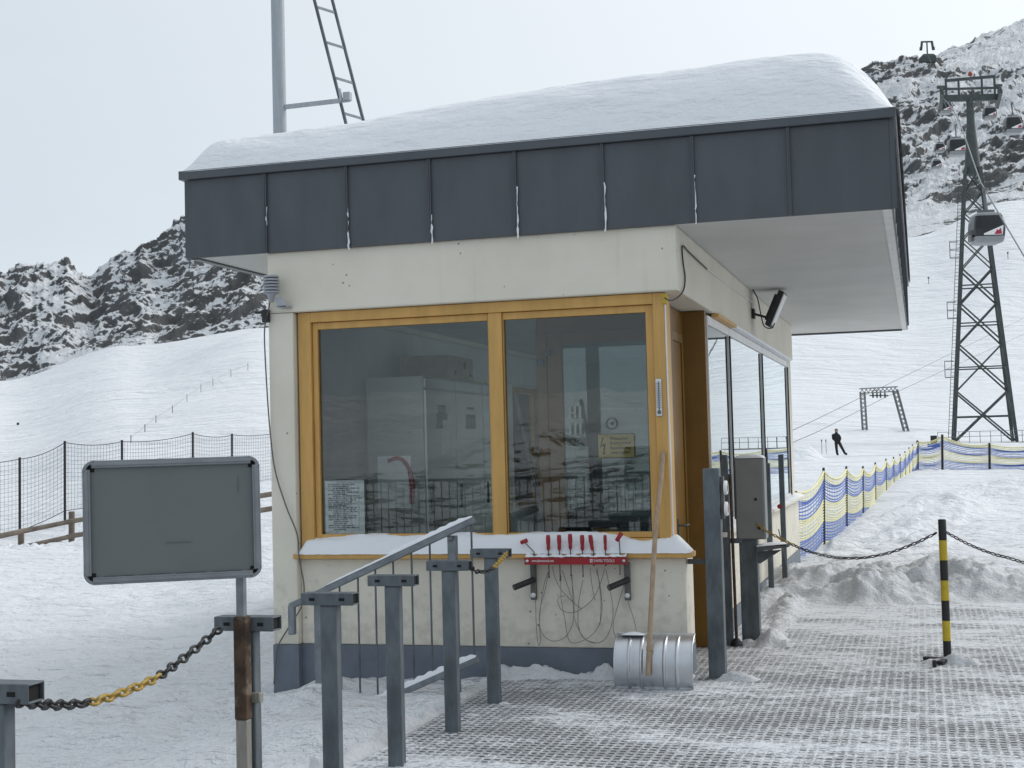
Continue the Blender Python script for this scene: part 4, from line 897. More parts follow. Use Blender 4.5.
f = MB(); f.lathe((.305, 1.738, 1.19), [(0, -.004), (.012, -.004), (.012, .002)], 12, 0, 'y'); f.lathe((.325, 1.738, .955), [(0, -.006), (.012, -.006), (.012, .002)], 12, 0, 'y'); f.build('lock', M['black'], dd)
f = MB(); f.bx(.15, .298, 1.78, 1.90, -.1, .86); f.build('post', M['galv'], cbn, bevel=.006)
f = MB(); f.prism([(.298, .76), (.56, .80), (.575, .815), (.298, .80)], 1.70, 1.95); f.prism([(.299, .66), (.32, .66), (.50, .772), (.299, .757)], 1.80, 1.81); f.build('shelf', M['galv'], cbn, bevel=.003)
f = MB(); G = np.array([[[.30+.25*u, 1.71+.23*v, .803+.022*u*1+.018*math.sin(math.pi*v)**.5*math.sin(math.pi*min(1, u+.1))**.5] for v in np.linspace(0, 1, 9)] for u in np.linspace(0, 1, 14)]); f.grid(G); f.build('shelf_snow', M['snow'], cbn, fix=False); f = MB()
G = np.array([[[.137+.24*u, 1.745+.185*v, 1.529+.032*max(0, math.sin(math.pi*v))**.4*max(0, math.sin(math.pi*u))**.3] for v in np.linspace(0, 1, 12)] for u in np.linspace(0, 1, 18)]); f.grid(G); f.build('cabinet_snow', M['snow'], cbn, fix=False)
bp = thing('barrier_post', 'thin grey barrier post behind the control cabinet, closer of two', 'post', (.085, 4.8, 0), 'thin posts behind the cabinet'); f = MB(); f.bx(.06, .115, 4.77, 4.83, -.1, 1.44); f.build('post', M['galv'], bp, bevel=.004)
b2 = thing('barrier_post', 'thin grey barrier post behind the control cabinet, farther one with red reflector', 'post', (.16, 5.5, 0), 'thin posts behind the cabinet'); f = MB(); f.bx(.135, .19, 5.47, 5.53, -.1, 1.52); f.bar((.12, 5.4, .72), (.19, 5.4, .35), .012); f.build('post', M['galv'], b2, bevel=.004)
f = MB(); f.lathe((.135, 5.465, .96), [(0, -.02), (.025, -.02), (.025, .0)], 14, 0, 'y'); f.build('reflector', M['red'], b2)

# barrier pole with chains
BX, BY = 1.752, 1.01
bo = thing('barrier_pole', 'black and yellow banded barrier pole on a snowy foot', 'pole', (BX, BY, 0)); zt = 1.045; R = .029
for k in range(7):
    z1 = zt-.148*k; z0 = max(.04, z1-.148); f = MB(); f.lathe((BX, BY, 0), [(R, z0+.0005), (R, z1-.0005)]+([(R*.85, z1+.006), (0, z1+.006)] if k == 0 else []), 20); f.build('black_band' if k % 2 == 0 else 'yellow_band', M['blackpaint' if k % 2 == 0 else 'yellow'], bo)
f = MB(); f.bar((BX-.17, BY+.05, .02), (BX+.17, BY-.05, .02), .05, .025); f.bar((BX-.06, BY-.17, .02), (BX+.05, BY+.17, .02), .05, .025); f.bx(BX-.11, BX-.08, BY-.27, BY-.22, .0, .05); f.build('foot', M['black'], bo, bevel=.006)
b0 = dup(bo, (3.35, .72, 0), 'black and yellow banded barrier pole at the right edge')
pts = [on(x, y, 1, Y) for x, y, Y in ((757, 524, 1.73), (770, 533, 1.7), (800, 548, 1.5), (822, 555, 1.4), (842, 558, 1.3), (866, 557.5, 1.2), (892, 552, 1.1), (918, 542, 1.03), (940, 531, .98))]
chain('barrier_chain', 'black chain sagging between the grey cabinet and the banded pole', pts, .0045, [M['blackpaint'], M['chain_y']], .045, .028, lambda t: 1 if t < .22 else 0)
pts = [on(946, 532, 1, 1.01), on(964, 542, 1, .97), on(985, 551, 1, .93), on(1005, 557, 1, .9), Vector((2.45, .86, .72)), Vector((2.9, .8, .78)), Vector((3.34, .73, .98))]
chain('barrier_chain', 'black chain running from the banded pole out of the right edge', pts, .0045, [M['blackpaint'], M['chain_y']], .045, .028, lambda t: 0)

# ------------------------------------------------------------------ blue and yellow net
NP = [(796, 492, 566, 19.6), (823.7, 471.5, 545, 22), (846.4, 469.5, 533, 25.5), (863, 469, 526, 29), (875.3, 465, 518, 33), (886, 461, 511, 37), (893.6, 459, 505, 40.5), (900, 456, 499, 44), (905, 453, 492, 47), (909, 449, 485, 49.5), (912.5, 446, 478, 51.5), (917.5, 442, 471, 53)]
NP2 = [(917.5, 442, 471, 53), (942.3, 436, 470.5, 52.5), (989.5, 444.5, 472, 52), (1040, 444, 470, 51.5), (1100, 440, 468, 51), (1170, 436, 468, 50)]
def net(name, label, posts, strand, sag, nst, r, post_r):
    g0 = []
    for (x, y0, y1, d) in posts: g0.append((at(x, y0, d), at(x, y1, d)))
    c = g0[0][1]; t = thing(name, label, 'net', tuple(c), 'blue and yellow barrier nets')
    fb, fy = MB(), MB(); bands = [(0, .10, 'y'), (.10, .38, 'b'), (.38, .66, 'y'), (.66, .93, 'b'), (.93, 1.01, 'y')]
    for (a, b) in zip(g0[:-1], g0[1:]):
        for k in range(nst):
            v = k/(nst-1); col = [c_ for lo, hi, c_ in bands if lo <= v < hi][0]; pts = []
            for q in range(11):
                u = q/10; p = a[0].lerp(b[0], u).lerp(a[1].lerp(b[1], u), v); s = 4*u*(1-u)*sag*(1-.55*v)*(1+.25*math.sin(k*.9+a[0].x*3))
                pts.append(p-Vector((0, 0, s))+Vector((.05*s, -.4*s*math.sin(v*3), 0)))
            (fy if col == 'y' else fb).tube(pts, r*(2.0 if k == 0 else 1), 4, 0, caps=False)
        L = (b[0]-a[0]).length; nv = max(3, int(L/.25))
        for q in range(nv+1):
            u = q/nv; s = 4*u*(1-u)*sag
            for lo, hi, c_ in bands:
                p0 = a[0].lerp(b[0], u).lerp(a[1].lerp(b[1], u), lo)-Vector((0, 0, s*(1-.55*lo))); p1 = a[0].lerp(b[0], u).lerp(a[1].lerp(b[1], u), min(1, hi))-Vector((0, 0, s*(1-.55*min(1, hi))))
                (fy if c_ == 'y' else fb).tube([p0, p1], r*.28, 3, 0, caps=False)
    fb.build('blue_band', M['netblue'], t, fix=False); fy.build('yellow_band', M['netyellow'], t, fix=False)
    for k, (p0, p1) in enumerate(g0):
        if k == 0 and post_r < .05 and len(posts) > 8: continue
        f = MB(); f.cyl(p1-Vector((0, 0, .2)), p0+Vector((0, 0, .06)), post_r, 8); f.build('stake', M['black'], t)
    return t
net('barrier_net', 'blue and yellow striped net running back from the hut corner', NP, None, .13, 27, .0105, .02)
net('barrier_net', 'blue and yellow striped net crossing in front of the lift pylon', NP2, None, .14, 26, .0125, .045)

# ------------------------------------------------------------------ left: black safety net and wooden fence
LN = [(-60, 462, 541, 40), (19.7, 459, 531, 42), (64.8, 442.5, 510.7, 43), (122, 441.5, 500, 45), (192.8, 433.5, 496, 48), (232, 435, 490, 51), (290, 430, 482, 55), (380, 425, 475, 60)]
sn = thing('safety_net', 'tall black ski slope safety net behind the grey sign', 'net', tuple(at(65, 511, 43)))
g0 = [(at(x, y0, d), at(x, y1, d)) for x, y0, y1, d in LN]
f = MB()
for (a, b) in zip(g0[:-1], g0[1:]):
    L = (b[1]-a[1]).length; nv = int(L/.125)
    for q in range(nv+1):
        u = q/nv; s = 4*u*(1-u)*.10; f.tube([a[0].lerp(b[0], u)-Vector((0, 0, s)), a[1].lerp(b[1], u)-Vector((0, 0, s*.3))], .0042, 3, 0, caps=False)
    for k in range(17):
        v = k/16; pts = [a[0].lerp(b[0], u).lerp(a[1].lerp(b[1], u), v)-Vector((0, 0, 4*u*(1-u)*.10*(1-.7*v))) for u in np.linspace(0, 1, 9)]
        f.tube(pts, .013 if k in (0, 16) else .0042, 3, 0, caps=False)
f.build('mesh', M['netblack'], sn, fix=False)
for p0, p1 in g0: f = MB(); f.cyl(p1-Vector((0, 0, .4)), p0+Vector((0, 0, .05)), .04, 8); f.build('stake', M['black'], sn)
wf = thing('rail_fence', 'weathered two-rail wooden fence on the snow behind the grey sign', 'fence', tuple(at(72, 546, 38.5)))
FP = [(-40, 530, 560, 37.5), (21, 529, 549, 38), (71.6, 511.5, 545, 38.5), (130, 508, 538, 39), (200, 496, 527, 39.5), (285, 480, 515, 40), (370, 470, 500, 40.5)]
fp = [(at(x, y0, d), at(x, y1+6, d)) for x, y0, y1, d in FP]
for p0, p1 in fp: f = MB(); f.cyl(p1-Vector((0, 0, .2)), p0, .085, 9); f.build('fence_post', M['oldwood'], wf)
UR = [(-40, 543, 37.3), (0, 536, 37.6), (68, 522, 38.3), (85, 519, 38.3), (130, 512, 38.8), (200, 503, 39.3), (260, 496, 39.7), (370, 480, 40.3)]
LR = [(-40, 560, 37.3), (22, 547.5, 37.6), (68, 537, 38.3), (85, 534, 38.3), (130, 527, 38.8), (200, 518, 39.3), (260, 510.5, 39.7), (370, 495, 40.3)]
for R_ in (UR, LR):
    for a, b in zip(R_[:-1], R_[1:]):
        A_, B_ = at(*a), at(*b); f = MB(); f.tube([A_-(B_-A_)*.04, A_.lerp(B_, .5)+Vector((0, 0, random.uniform(-.03, .03))), B_+(B_-A_)*.04], [.075, .068, .062], 8); f.build('rail', M['oldwood'], wf)

# slope stakes
SK = [(131, 443), (145, 432), (156, 423), (172.5, 413), (187, 402), (201, 392), (213, 386), (231, 377), (248, 371), (18, 425)]
wd = ['lowest', 'second lowest', 'third lowest', 'fourth lowest', 'fifth lowest', 'sixth lowest', 'third highest', 'second highest', 'highest']
prev = None; ropes = []
for k, (x, y) in enumerate(SK):
    p, d = ground_px(x, y, 60, 340); hgt = 7.5/CAMF*d
    if k == 9: hgt *= .3
    t = thing('slope_stake', (wd[k]+' thin marker stake in the line up the left snow slope') if k < 9 else 'short dark marker stake alone on the left snow slope', 'stake', tuple(p), 'marker stakes on the left slope')
    f = MB(); f.cyl(p-Vector((0, 0, .2)), p+Vector((0, 0, hgt)), .04 if k < 9 else .2, 6); f.build('pole', M['galv_light'] if k < 9 else M['black'], t)
    if k < 9: ropes.append(p+Vector((0, 0, hgt*.75)))
f = MB(); f.tube(ropes, .014, 4); tag(f.build('slope_rope', M['cable_grey']), 'thin rope strung between marker stakes on the left slope', 'rope')
for k, (x, y) in enumerate(((928.7, 284), (1008, 259))):
    p, d = ground_px(x, y, 200, 560); t = thing('slope_stake', ['marker stake on the right slope left of the lift pylon', 'marker stake on the right slope right of the lift pylon'][k], 'stake', tuple(p), 'marker stakes on the right slope')
    f = MB(); f.cyl(p-Vector((0, 0, .3)), p+Vector((0, 0, 2.2)), .10, 6); f.ob(Matrix.Translation(p+Vector((0, 0, 1.9))), .5, .2, .6); f.build('pole', M['cable_grey'], t)

# ------------------------------------------------------------------ skier and poles
def skinned(name, verts, edges, rad, m, parent, root=0, sub=2):
    me = bpy.data.meshes.new(name); o_ = Vector(ORG[parent.name]); me.from_pydata([tuple(v) for v in verts], edges, [])
    o = bpy.data.objects.new(name, me); COL.objects.link(o); sk = o.modifiers.new('skin', 'SKIN')
    if not me.skin_vertices: me.skin_vertices.new()
    for i, r in enumerate(rad): me.skin_vertices[0].data[i].radius = (r, r) if not hasattr(r, '__len__') else r; me.skin_vertices[0].data[i].use_root = (i == root)
    sb = o.modifiers.new('sub', 'SUBSURF'); sb.levels = sub; sb.render_levels = sub
    dg = bpy.context.evaluated_depsgraph_get(); dg.update(); m2 = bpy.data.meshes.new_from_object(o.evaluated_get(dg)); COL.objects.unlink(o); bpy.data.objects.remove(o)
    for p in m2.polygons: p.use_smooth = True
    m2.materials.clear(); m2.materials.append(m); o = bpy.data.objects.new(name, m2); COL.objects.link(o); o.parent = parent; ORG[o.name] = ORG[parent.name]; return o
pf, pd = ground_px(839, 455.5, 84, 130); k_ = 1.0*pd/96
pe = thing('person', 'person in dark ski clothes standing with one leg out to the side', 'person', tuple(pf))
rx = Vector((_r[0], _r[1], 0)); fw_ = Vector((_f[0], _f[1], 0)).normalized()
J = lambda a, b, c: rx*(a*k_)+fw_*(b*k_)+Vector((0, 0, c*k_))
V = [J(-.08, 0, .95), J(-.12, 0, 1.15), J(-.15, 0, 1.38), J(-.13, 0, 1.52), J(-.12, -.02, 1.66), J(-.12, -.02, 1.76),
     J(-.34, 0, 1.40), J(-.40, -.05, 1.15), J(-.28, -.2, 1.0), J(.06, 0, 1.38), J(.13, -.05, 1.14), J(.05, -.2, 1.0),
     J(-.17, 0, .88), J(-.16, -.02, .48), J(-.12, 0, .09), J(-.10, -.16, .04), J(.04, 0, .88), J(.22, -.02, .50), J(.42, 0, .10), J(.54, -.12, .05)]
Eg = [(0, 1), (1, 2), (2, 3), (3, 4), (4, 5), (2, 6), (6, 7), (7, 8), (2, 9), (9, 10), (10, 11), (0, 12), (12, 13), (13, 14), (14, 15), (0, 16), (16, 17), (17, 18), (18, 19)]
Rr = [.17, .18, .19, .07, .105, .09, .09, .075, .06, .09, .075, .06, .12, .095, .085, .07, .12, .095, .085, .07]
skinned('body', V, Eg, Rr, M['cloth'], pe)
f = MB(); c = J(-.12, -.085, 1.66); f.lathe(tuple(c), [(0, -.07), (.05, -.05), (.06, 0), (.05, .05), (0, .065)], 10); f.v = [tuple(Vector(v)+pf*0) for v in f.v]
fo = MB(); fo.add([Vector(v)+pf for v in f.v], f.f, 0, True); fo.build('face', M['skin'], pe)
fo = MB(); fo.lathe(tuple(J(-.12, 0, 1.74)+pf), [(.115, -.05), (.115, 0), (.09, .07), (0, .10)], 12); fo.build('cap', M['cable_grey'], pe)
for o in [x for x in COL.objects if x.parent == pe and x.name.startswith('body')]: o.location = (0, 0, 0)
for k, px in enumerate((822, 826.3)):
    p, _d = ground_px(px, 453.5, 84, 130); t = thing('ski_pole', ['left ski pole stuck upright in the snow beside the skier', 'right ski pole stuck upright in the snow beside the skier'][k], 'ski pole', tuple(p), 'ski poles beside the skier')
    f = MB(); f.cyl(p-Vector((0, 0, .1)), p+Vector((0, 0, .8)), .02, 6); f.build('shaft', M['galv_light'], t); f = MB(); f.cyl(p+Vector((0, 0, .8)), p+Vector((0, 0, .96)), .035, 8); f.build('grip', M['black'], t)

# ------------------------------------------------------------------ lift pylon
PD = 130.; pc = at(984, 441, PD); pb = Vector((pc.x, pc.y, zz(984, PD, 442.)))
py = thing('lift_pylon', 'dark steel lattice gondola lift pylon with wide crossarm', 'pylon', tuple(pb))
ya = YAW+math.radians(16); ux = Vector((math.cos(-ya), math.sin(-ya), 0)); ux = Vector((math.cos(ya), -math.sin(ya), 0)); uy = Vector((math.sin(ya), math.cos(ya), 0))
def zp(y): return 1.65+(437.2-y)/CAMF*PD
YB, YN = 442., 166.
def hw(y): return np.interp(y, [YN, YB], [.66, 2.72])
def leg(sx, sy, y): h_ = hw(y); return pb*0+Vector((pb.x, pb.y, zp(y)))+ux*(sx*h_)+uy*(sy*h_)
lv = [442, 391, 344, 303, 268, 238, 212, 190, 166]
for sx in (-1, 1):
    for sy in (-1, 1): f = MB(); f.bar(leg(sx, sy, YB), leg(sx, sy, YN), .30, .30); f.build('leg', M['pylon'], py)
for k in range(8):
    y0, y1 = lv[k], lv[k+1]; f = MB(); t = .15 if k < 4 else .11
    for (a, b) in (((-1, -1), (1, -1)), ((1, -1), (1, 1)), ((1, 1), (-1, 1)), ((-1, 1), (-1, -1))):
        f.bar(leg(*a, y0), leg(*b, y1), t); f.bar(leg(*b, y0), leg(*a, y1), t)
        if k < 4 and k != 0 or k == 0: ym = (y0+y1)/2; f.bar(leg(*a, ym), leg(*b, ym), t*.8)
    f.build('bracing', M['pylon'], py)
P = lambda y: Vector((pb.x, pb.y, zp(y)))
f = MB(); f.tube([P(172), P(150), P(120), P(94)], [.78, .62, .38, .32], 12); f.build('neck', M['pylon'], py)
f = MB(); T = P(94)
vd = Vector((_r[0], _r[1], 0))
f.bar(T-vd*2.6, T+vd*2.9, .4, .6); f.bar(T-vd*2.7+Vector((0, 0, .9)), T+vd*2.9+Vector((0, 0, .9)), .2, .2); f.bar(T-vd*2.2+Vector((0, 0, 1.7)), T+vd*2.5+Vector((0, 0, 2.0)), .25, .25)
for s in (-2.2, -1.0, 1.2, 2.4): f.bar(T+vd*s, T+vd*s+Vector((0, 0, 1.9)), .2)
f.build('crossarm', M['pylon'], py)
for s in (-2.7, 2.75):
    f = MB(); c = T+vd*s+Vector((0, 0, -.2)); f.bar(c-uy*3.2, c+uy*3.2, .3, .35)
    for k in range(8):
        q = c+uy*(-2.8+k*.8)+Vector((0, 0, .25)); f.lathe(tuple(q), [(0, -.09), (.3, -.09), (.3, .09), (0, .09)], 10, 0, 'x')
    f.bar(c-vd*.35+Vector((0, 0, 1.3)), c+vd*.35+Vector((0, 0, 1.3)), .25); f.bar(c, c+Vector((0, 0, 1.4)), .2); f.build('sheave_train', M['pylon'], py)
f = MB(); q = T+Vector((0, 0, 2.3))+vd*.15; f.lathe(tuple(q), [(0, -.25), (.2, -.15), (.22, 0), (.15, .2), (0, .25)], 10); f.build('beacon', M['orange'], py)
f = MB(); f.bar(leg(-1, -1, 440)-ux*.22, leg(-1, -1, 190)-ux*.22, .05); f.bar(leg(-1, -1, 440)-ux*.55, leg(-1, -1, 190)-ux*.55, .05)
for k in range(70): a = leg(-1, -1, 440).lerp(leg(-1, -1, 190), k/70); f.bar(a-ux*.22, a-ux*.55, .03)
f.build('ladder', M['pylon'], py)
for y in (377, 318, 257, 200):
    f = MB(); c = leg(-1, -1, y)-ux*.75
    for z in (0, .75, 1.5): f.bar(c+Vector((0, 0, z))-uy*.4-ux*.3, c+Vector((0, 0, z))-uy*.4+ux*.5, .05); f.bar(c+Vector((0, 0, z))+uy*.4-ux*.3, c+Vector((0, 0, z))+uy*.4+ux*.5, .05); f.bar(c+Vector((0, 0, z))-uy*.4-ux*.3, c+Vector((0, 0, z))+uy*.4-ux*.3, .05)
    for s in (-.4, .4): f.bar(c+uy*s-ux*.3, c+uy*s-ux*.3+Vector((0, 0, 1.5)), .05)
    f.build('rest_cage', M['pylon_light'], py)
# pylon foundation
fc = Vector((pb.x, pb.y, 0))
fd = thing('pylon_base', 'concrete base wall with grey railing under the lift pylon', 'wall', (pb.x, pb.y, pb.z-.9)); e0 = -5.4; e1 = 9.0; fr = fw_*-3.6
f = MB(); a = fc+rx*e0; f.bar(a+fw_*-.3+Vector((0, 0, pb.z-.55)), fc+rx*e1+fw_*-.3+Vector((0, 0, pb.z-.55)), 6.6, 1.0); f.build('concrete_block', M['concrete'], fd)
f = MB()
for z in (.55, 1.0): f.bar(fc+rx*e0+fr+Vector((0, 0, pb.z+z)), fc+rx*e1+fr+Vector((0, 0, pb.z+z)), .045)
for k in range(16): q = fc+rx*(e0+(e1-e0)*k/15)+fr; f.bar(q+Vector((0, 0, pb.z-.1)), q+Vector((0, 0, pb.z+1.0)), .05)
f.build('railing', M['galv_light'], fd)
eb = thing('equipment_box', 'black box with blue pad standing before the pylon base', 'box', tuple(at(934, 447, 110))); c = at(934, 445, 110); f = MB(); f.bx(c.x-.5, c.x+.45, c.y-.4, c.y+.4, c.z-1.3, c.z+.1); f.build('pad', M['netblue'], eb, bevel=.03)
f = MB(); f.bx(c.x-.25, c.x+.25, c.y-.25, c.y+.25, c.z+.11, c.z+.75); f.build('box', M['black'], eb, bevel=.03)

# gondolas
GG = 'gondola cabins on the lift ropes'
def gondola(px, py_, d, label):
    c = at(px, py_, d); t = thing('gondola_cabin', label, 'gondola', tuple(c), GG)
    def rot(v): return c+vd*v[0]+fw_*v[1]+Vector((0, 0, v[2]))
    prof = [(.72, -1.05), (1.0, -.75), (1.12, -.2), (1.1, .25), (1.0, .75), (.82, 1.0)]
    def ring(r, z, mi, f):
        pass
    def shell(f, pr, grow=0.0):
        vs = []; n = len(pr)
        for (r, z) in pr:
            for k in range(20):
                a = 2*math.pi*k/20; ca, sa = math.cos(a), math.sin(a); e = .35
                vs.append(rot(((r+grow)*math.copysign(abs(ca)**e, ca), (r*.92+grow)*math.copysign(abs(sa)**e, sa), z)))
        fs = [(i*20+k, i*20+(k+1) % 20, (i+1)*20+(k+1) % 20, (i+1)*20+k) for i in range(n-1) for k in range(20)]
        fs += [tuple(range(19, -1, -1)), tuple(range((n-1)*20, n*20))]; f.add(vs, fs)
    f = MB(); shell(f, [(.72, -1.08), (.95, -1.0), (1.03, -.78), (1.06, -.62)]); f.build('lower_shell', M['cabinwhite'], t)
    f = MB(); shell(f, [(1.058, -.619), (1.11, -.1), (1.06, .45), (.98, .82)]); f.build('window_band', M['cabinglass'], t)
    f = MB(); shell(f, [(.99, .821), (.95, .95), (.80, 1.06)]); f.build('roof_shell', M['cabinwhite'], t)
    f = MB(); ya_ = -1.06
    f.add([rot((-.55, ya_, -.56)), rot((.74, ya_, -.56)), rot((.82, ya_, .10)), rot((-.55, ya_+.0, -.46)), rot((-.55, ya_+.03, -.56)), rot((.74, ya_+.03, -.56)), rot((.82, ya_+.03, .10)), rot((-.55, ya_+.03, -.46))], [(0, 1, 2, 3), (4, 7, 6, 5), (0, 4, 5, 1), (1, 5, 6, 2), (2, 6, 7, 3), (3, 7, 4, 0)])
    f.build('side_panel', M['white'], t)
    f = MB(); y2 = ya_-.012
    f.add([rot((.15, y2, -.52)), rot((.70, y2, -.52)), rot((.62, y2, -.08)), rot((.48, y2, -.25)), rot((.38, y2, -.2))], [(0, 1, 2, 3, 4)]); f.build('red_emblem', M['logored'], t)
    f = MB(); f.tube([rot((0, 0, 1.05)), rot((0, .0, 1.9)), rot((.0, .15, 2.55)), rot((0, .0, 2.75))], .09, 8); f.ob(Matrix.Translation(rot((0, 0, 2.75))), .3, .8, .22); f.build('hanger', M['pylon_light'], t)
    f = MB(); f.bar(rot((-.6, 0, 1.1)), rot((.6, 0, 1.1)), .12, .5); f.build('roof_rail', M['pylon_light'], t); f = MB(); f.bar(rot((-1.16, -.3, -.65)), rot((-1.16, .3, -.65)), .12, .45); f.build('ski_rack', M['pylon_light'], t)
    return t, c
g1, c1 = gondola(986.5, 229, 97, 'near gondola cabin with white and red emblem in front of the pylon legs')
g2, c2 = gondola(1013, 125.5, 172, 'gondola cabin at the far right, level with the pylon neck')
g3, c3 = gondola(956.5, 147.5, 172, 'gondola cabin just left of the pylon neck, larger of the left ones')
g4, c4 = gondola(989.5, 113.5, 245, 'small gondola cabin just right of the pylon neck')
g5, c5 = gondola(944.8, 108, 240, 'small dark gondola cabin below the left end of the crossarm')
g6, c6 = gondola(939.5, 148, 330, 'tiny gondola cabin left beside the larger cabin at the pylon neck')
g7, c7 = gondola(936.5, 164.5, 345, 'tiny faint gondola cabin, lowest one against the rock face')
up3 = Vector((0, 0, 2.8)); HL = T-vd*2.7+Vector((0, 0, .3)); HR = T+vd*2.75+Vector((0, 0, .3)); far1 = at(922, 42, 800); far2 = at(931, 42, 800)
f = MB(); f.tube(spline([HL, at(957, 117, 122), at(978, 175, 107), c1+up3, at(1024, 256, 84), at(1110, 400, 66)], 10), .05, 5); tag(f.build('haul_rope', M['galv_light']), 'haul rope carrying the near gondola cabin down to the right', 'rope')
f = MB(); f.tube(spline([HR, c2+up3+Vector((0, 0, 0)), at(1040, 160, 140)], 10), .03, 5); tag(f.build('haul_rope', M['galv_light']), 'haul rope leaving the right end of the pylon crossarm', 'rope')
f = MB(); f.tube(spline([HL, c3+up3, c5+up3, far1], 10), .025, 4); tag(f.build('haul_rope', M['pylon_light']), 'haul rope climbing from the left end of the crossarm', 'rope')
f = MB(); f.tube(spline([HR, c4+up3, far2], 10), .025, 4); tag(f.build('haul_rope', M['pylon_light']), 'haul rope climbing from the right end of the crossarm', 'rope')
f = MB(); f.tube([at(985, 190, 300), c6+up3, c7+up3, at(925, 200, 420)][1:3], .03, 4); tag(f.build('haul_rope', M['pylon_light']), 'short stretch of haul rope above the two tiny gondola cabins', 'rope')
# top station on the ridge
sd = 795; s0 = at(927.5, 58, sd); stn = thing('top_station', 'small dark lift station with T-shaped pylon on the ridge', 'building', tuple(s0))
q = lambda a, b, c=0: s0+vd*a+Vector((0, 0, b))+fw_*c
f = MB(); f.add([q(-4.2, -3, -3), q(4.2, -3, -3), q(4.2, -3, 3), q(-4.2, -3, 3), q(-4.0, .6, -3), q(4.0, .6, -3), q(4.0, .6, 3), q(-4, .6, 3), q(-2.8, 1.9, -2), q(2.8, 1.9, -2), q(2.8, 1.9, 2), q(-2.8, 1.9, 2)],
            [(0, 3, 2, 1), (0, 1, 5, 4), (1, 2, 6, 5), (2, 3, 7, 6), (3, 0, 4, 7), (4, 5, 9, 8), (5, 6, 10, 9), (6, 7, 11, 10), (7, 4, 8, 11), (8, 9, 10, 11)]); f.build('hall', M['pylon'], stn)
f = MB(); f.bar(q(0, 2), q(0, 9.6), .8); f.bar(q(-3.4, 9.4), q(3.4, 9.4), .7, .8); f.build('mast', M['pylon'], stn)
for s in (-2.9, 2.9): f = MB(); f.bar(q(s, 9), q(s*1.15, 5.4), 1.3, 1.6); f.bar(q(s*1.2, 6.2), q(s*1.25, 4.6), 1.6, 1.6); f.build('sheave_box', M['pylon'], stn)

# drag lift tower
TD = 180; tb = thing('drag_lift_tower', 'grey lattice portal tower of a drag lift on the slope', 'pylon', tuple(at(886, 431, TD)))
def lattice(f, a, b, w_, n):
    a = Vector(a); b = Vector(b); d = (b-a).normalized(); s = d.cross(fw_).normalized()*(w_/2); dd = fw_*(w_/2); cs = [s+dd, s-dd, -s-dd, -s+dd]
    for c in cs: f.bar(a+c, b+c, .11)
    for k in range(n):
        p0 = a.lerp(b, k/n); p1 = a.lerp(b, (k+1)/n)
        for i in range(4): f.bar(p0+cs[i], p1+cs[(i+1) % 4], .07)
f = MB(); lattice(f, at(864.8, 430, TD), at(862.4, 392, TD), .55, 9); f.build('leg', M['pylon_light'], tb)
f = MB(); lattice(f, at(906.8, 433.5, TD), at(895, 390, TD), .55, 10); f.build('leg', M['pylon_light'], tb)
f = MB(); lattice(f, at(860, 391, TD), at(897.2, 389, TD), .6, 9); f.build('crossbeam', M['pylon_light'], tb)
f = MB()
for px in (873, 877, 880.5, 885):
    c = at(px, 395.5, TD); f.lathe(tuple(c), [(0, -.1), (.32, -.1), (.32, .1), (0, .1)], 10, 0, 'x'); f.bar(c, c+Vector((0, 0, .7)), .12); f.bar(c-rx*.5-fw_*.4, c+rx*.5+fw_*.4, .14)
f.build('sheaves', M['pylon'], tb)
for lab, pts in (('upper drag lift rope crossing the slope at the portal tower', [(780, 436, 120), (815, 420, 140), (876, 390, TD), (905, 376, 215), (1024, 318, 330)]), ('lower drag lift rope crossing the slope at the portal tower', [(770, 452, 118), (815, 433, 140), (884, 398, TD), (925, 379, 230), (1024, 334, 330)])):
    f = MB(); f.tube([at(*p) for p in pts], .035, 4); tag(f.build('drag_rope', M['cable_grey']), lab, 'rope', 'drag lift ropes')

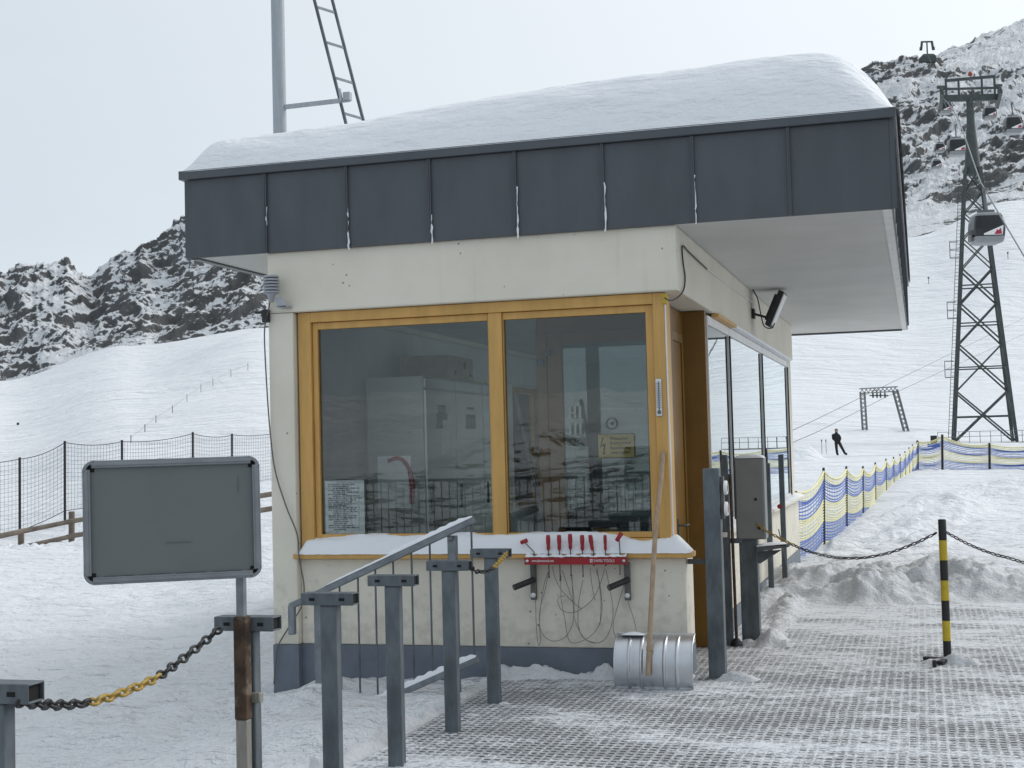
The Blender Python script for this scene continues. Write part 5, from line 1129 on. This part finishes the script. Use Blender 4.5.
# railing behind the photographer, seen mirrored in the front windows
rb = thing('platform_railing', 'dark platform railing behind the viewpoint, mirrored in the front windows', 'railing', (-1, -14.3, 0)); f = MB(); f.bar((-9, -14.3, 1.12), (9, -14.3, 1.12), .05); f.bar((-9, -14.3, .12), (9, -14.3, .12), .04); f.build('top_rail', M['galv'], rb)
f = MB()
for k in range(120): x = -9+k*.15; f.bar((x, -14.3, .12), (x, -14.3, 1.1), .016)
f.build('bars', M['galv'], rb)

# ------------------------------------------------------------------ light
SUN_EL, SUN_AZ = math.radians(36), math.radians(44)                     # azimuth clockwise from +Y: high behind and right
sdir = Vector((math.sin(SUN_AZ)*math.cos(SUN_EL), math.cos(SUN_AZ)*math.cos(SUN_EL), math.sin(SUN_EL)))
L = bpy.data.lights.new('sun', 'SUN'); L.energy = 1.45; L.angle = math.radians(34); L.color = (1, .985, .96)
lo = bpy.data.objects.new('sun', L); COL.objects.link(lo); lo.rotation_euler = (-sdir).to_track_quat('-Z', 'Y').to_euler()
wd_ = bpy.data.worlds.new('World'); scene.world = wd_; wd_.use_nodes = True; nt = wd_.node_tree; nt.nodes.clear(); n = N(nt)
out = n('ShaderNodeOutputWorld'); bg = n('ShaderNodeBackground'); bg.inputs[1].default_value = .1; n.link(bg.outputs[0], out.inputs[0])
sk = n('ShaderNodeTexSky'); sk.sky_type = 'NISHITA'; sk.sun_disc = False; sk.sun_elevation = SUN_EL; sk.sun_rotation = SUN_AZ; sk.altitude = 2600; sk.dust_density = 2.
tc = n('ShaderNodeTexCoord').outputs['Generated']
dt = n('ShaderNodeVectorMath', {0: tc, 1: tuple(sdir)}, operation='DOT_PRODUCT').outputs['Value']
glow = n.math('POWER', n.math('MULTIPLY_ADD', dt, .5, .5, clamp=True), 3.0)
cl = n.noise(n.mapping(tc, rot=(.2, .1, .5), sc=(1, 1, 3.2)), 2.0, 6, .55, .3)
cc_ = n.mix(glow, (5.1, 5.9, 6.6), (11.5, 11.7, 11.7))
cc_ = n.mix(n.math('MULTIPLY', n.ramp(cl, .42, .72), .3), cc_, (8.4, 8.8, 9.1))
n.link(n.mix(.88, sk.outputs[0], cc_), bg.inputs[0])

vs_ = scene.view_settings; vs_.view_transform = 'Standard'; vs_.look = 'None'; vs_.exposure = .13; vs_.gamma = 1; vs_.use_curve_mapping = False
scene.cycles.max_bounces = 8; scene.cycles.transparent_max_bounces = 16; scene.cycles.caustics_reflective = False; scene.cycles.caustics_refractive = False
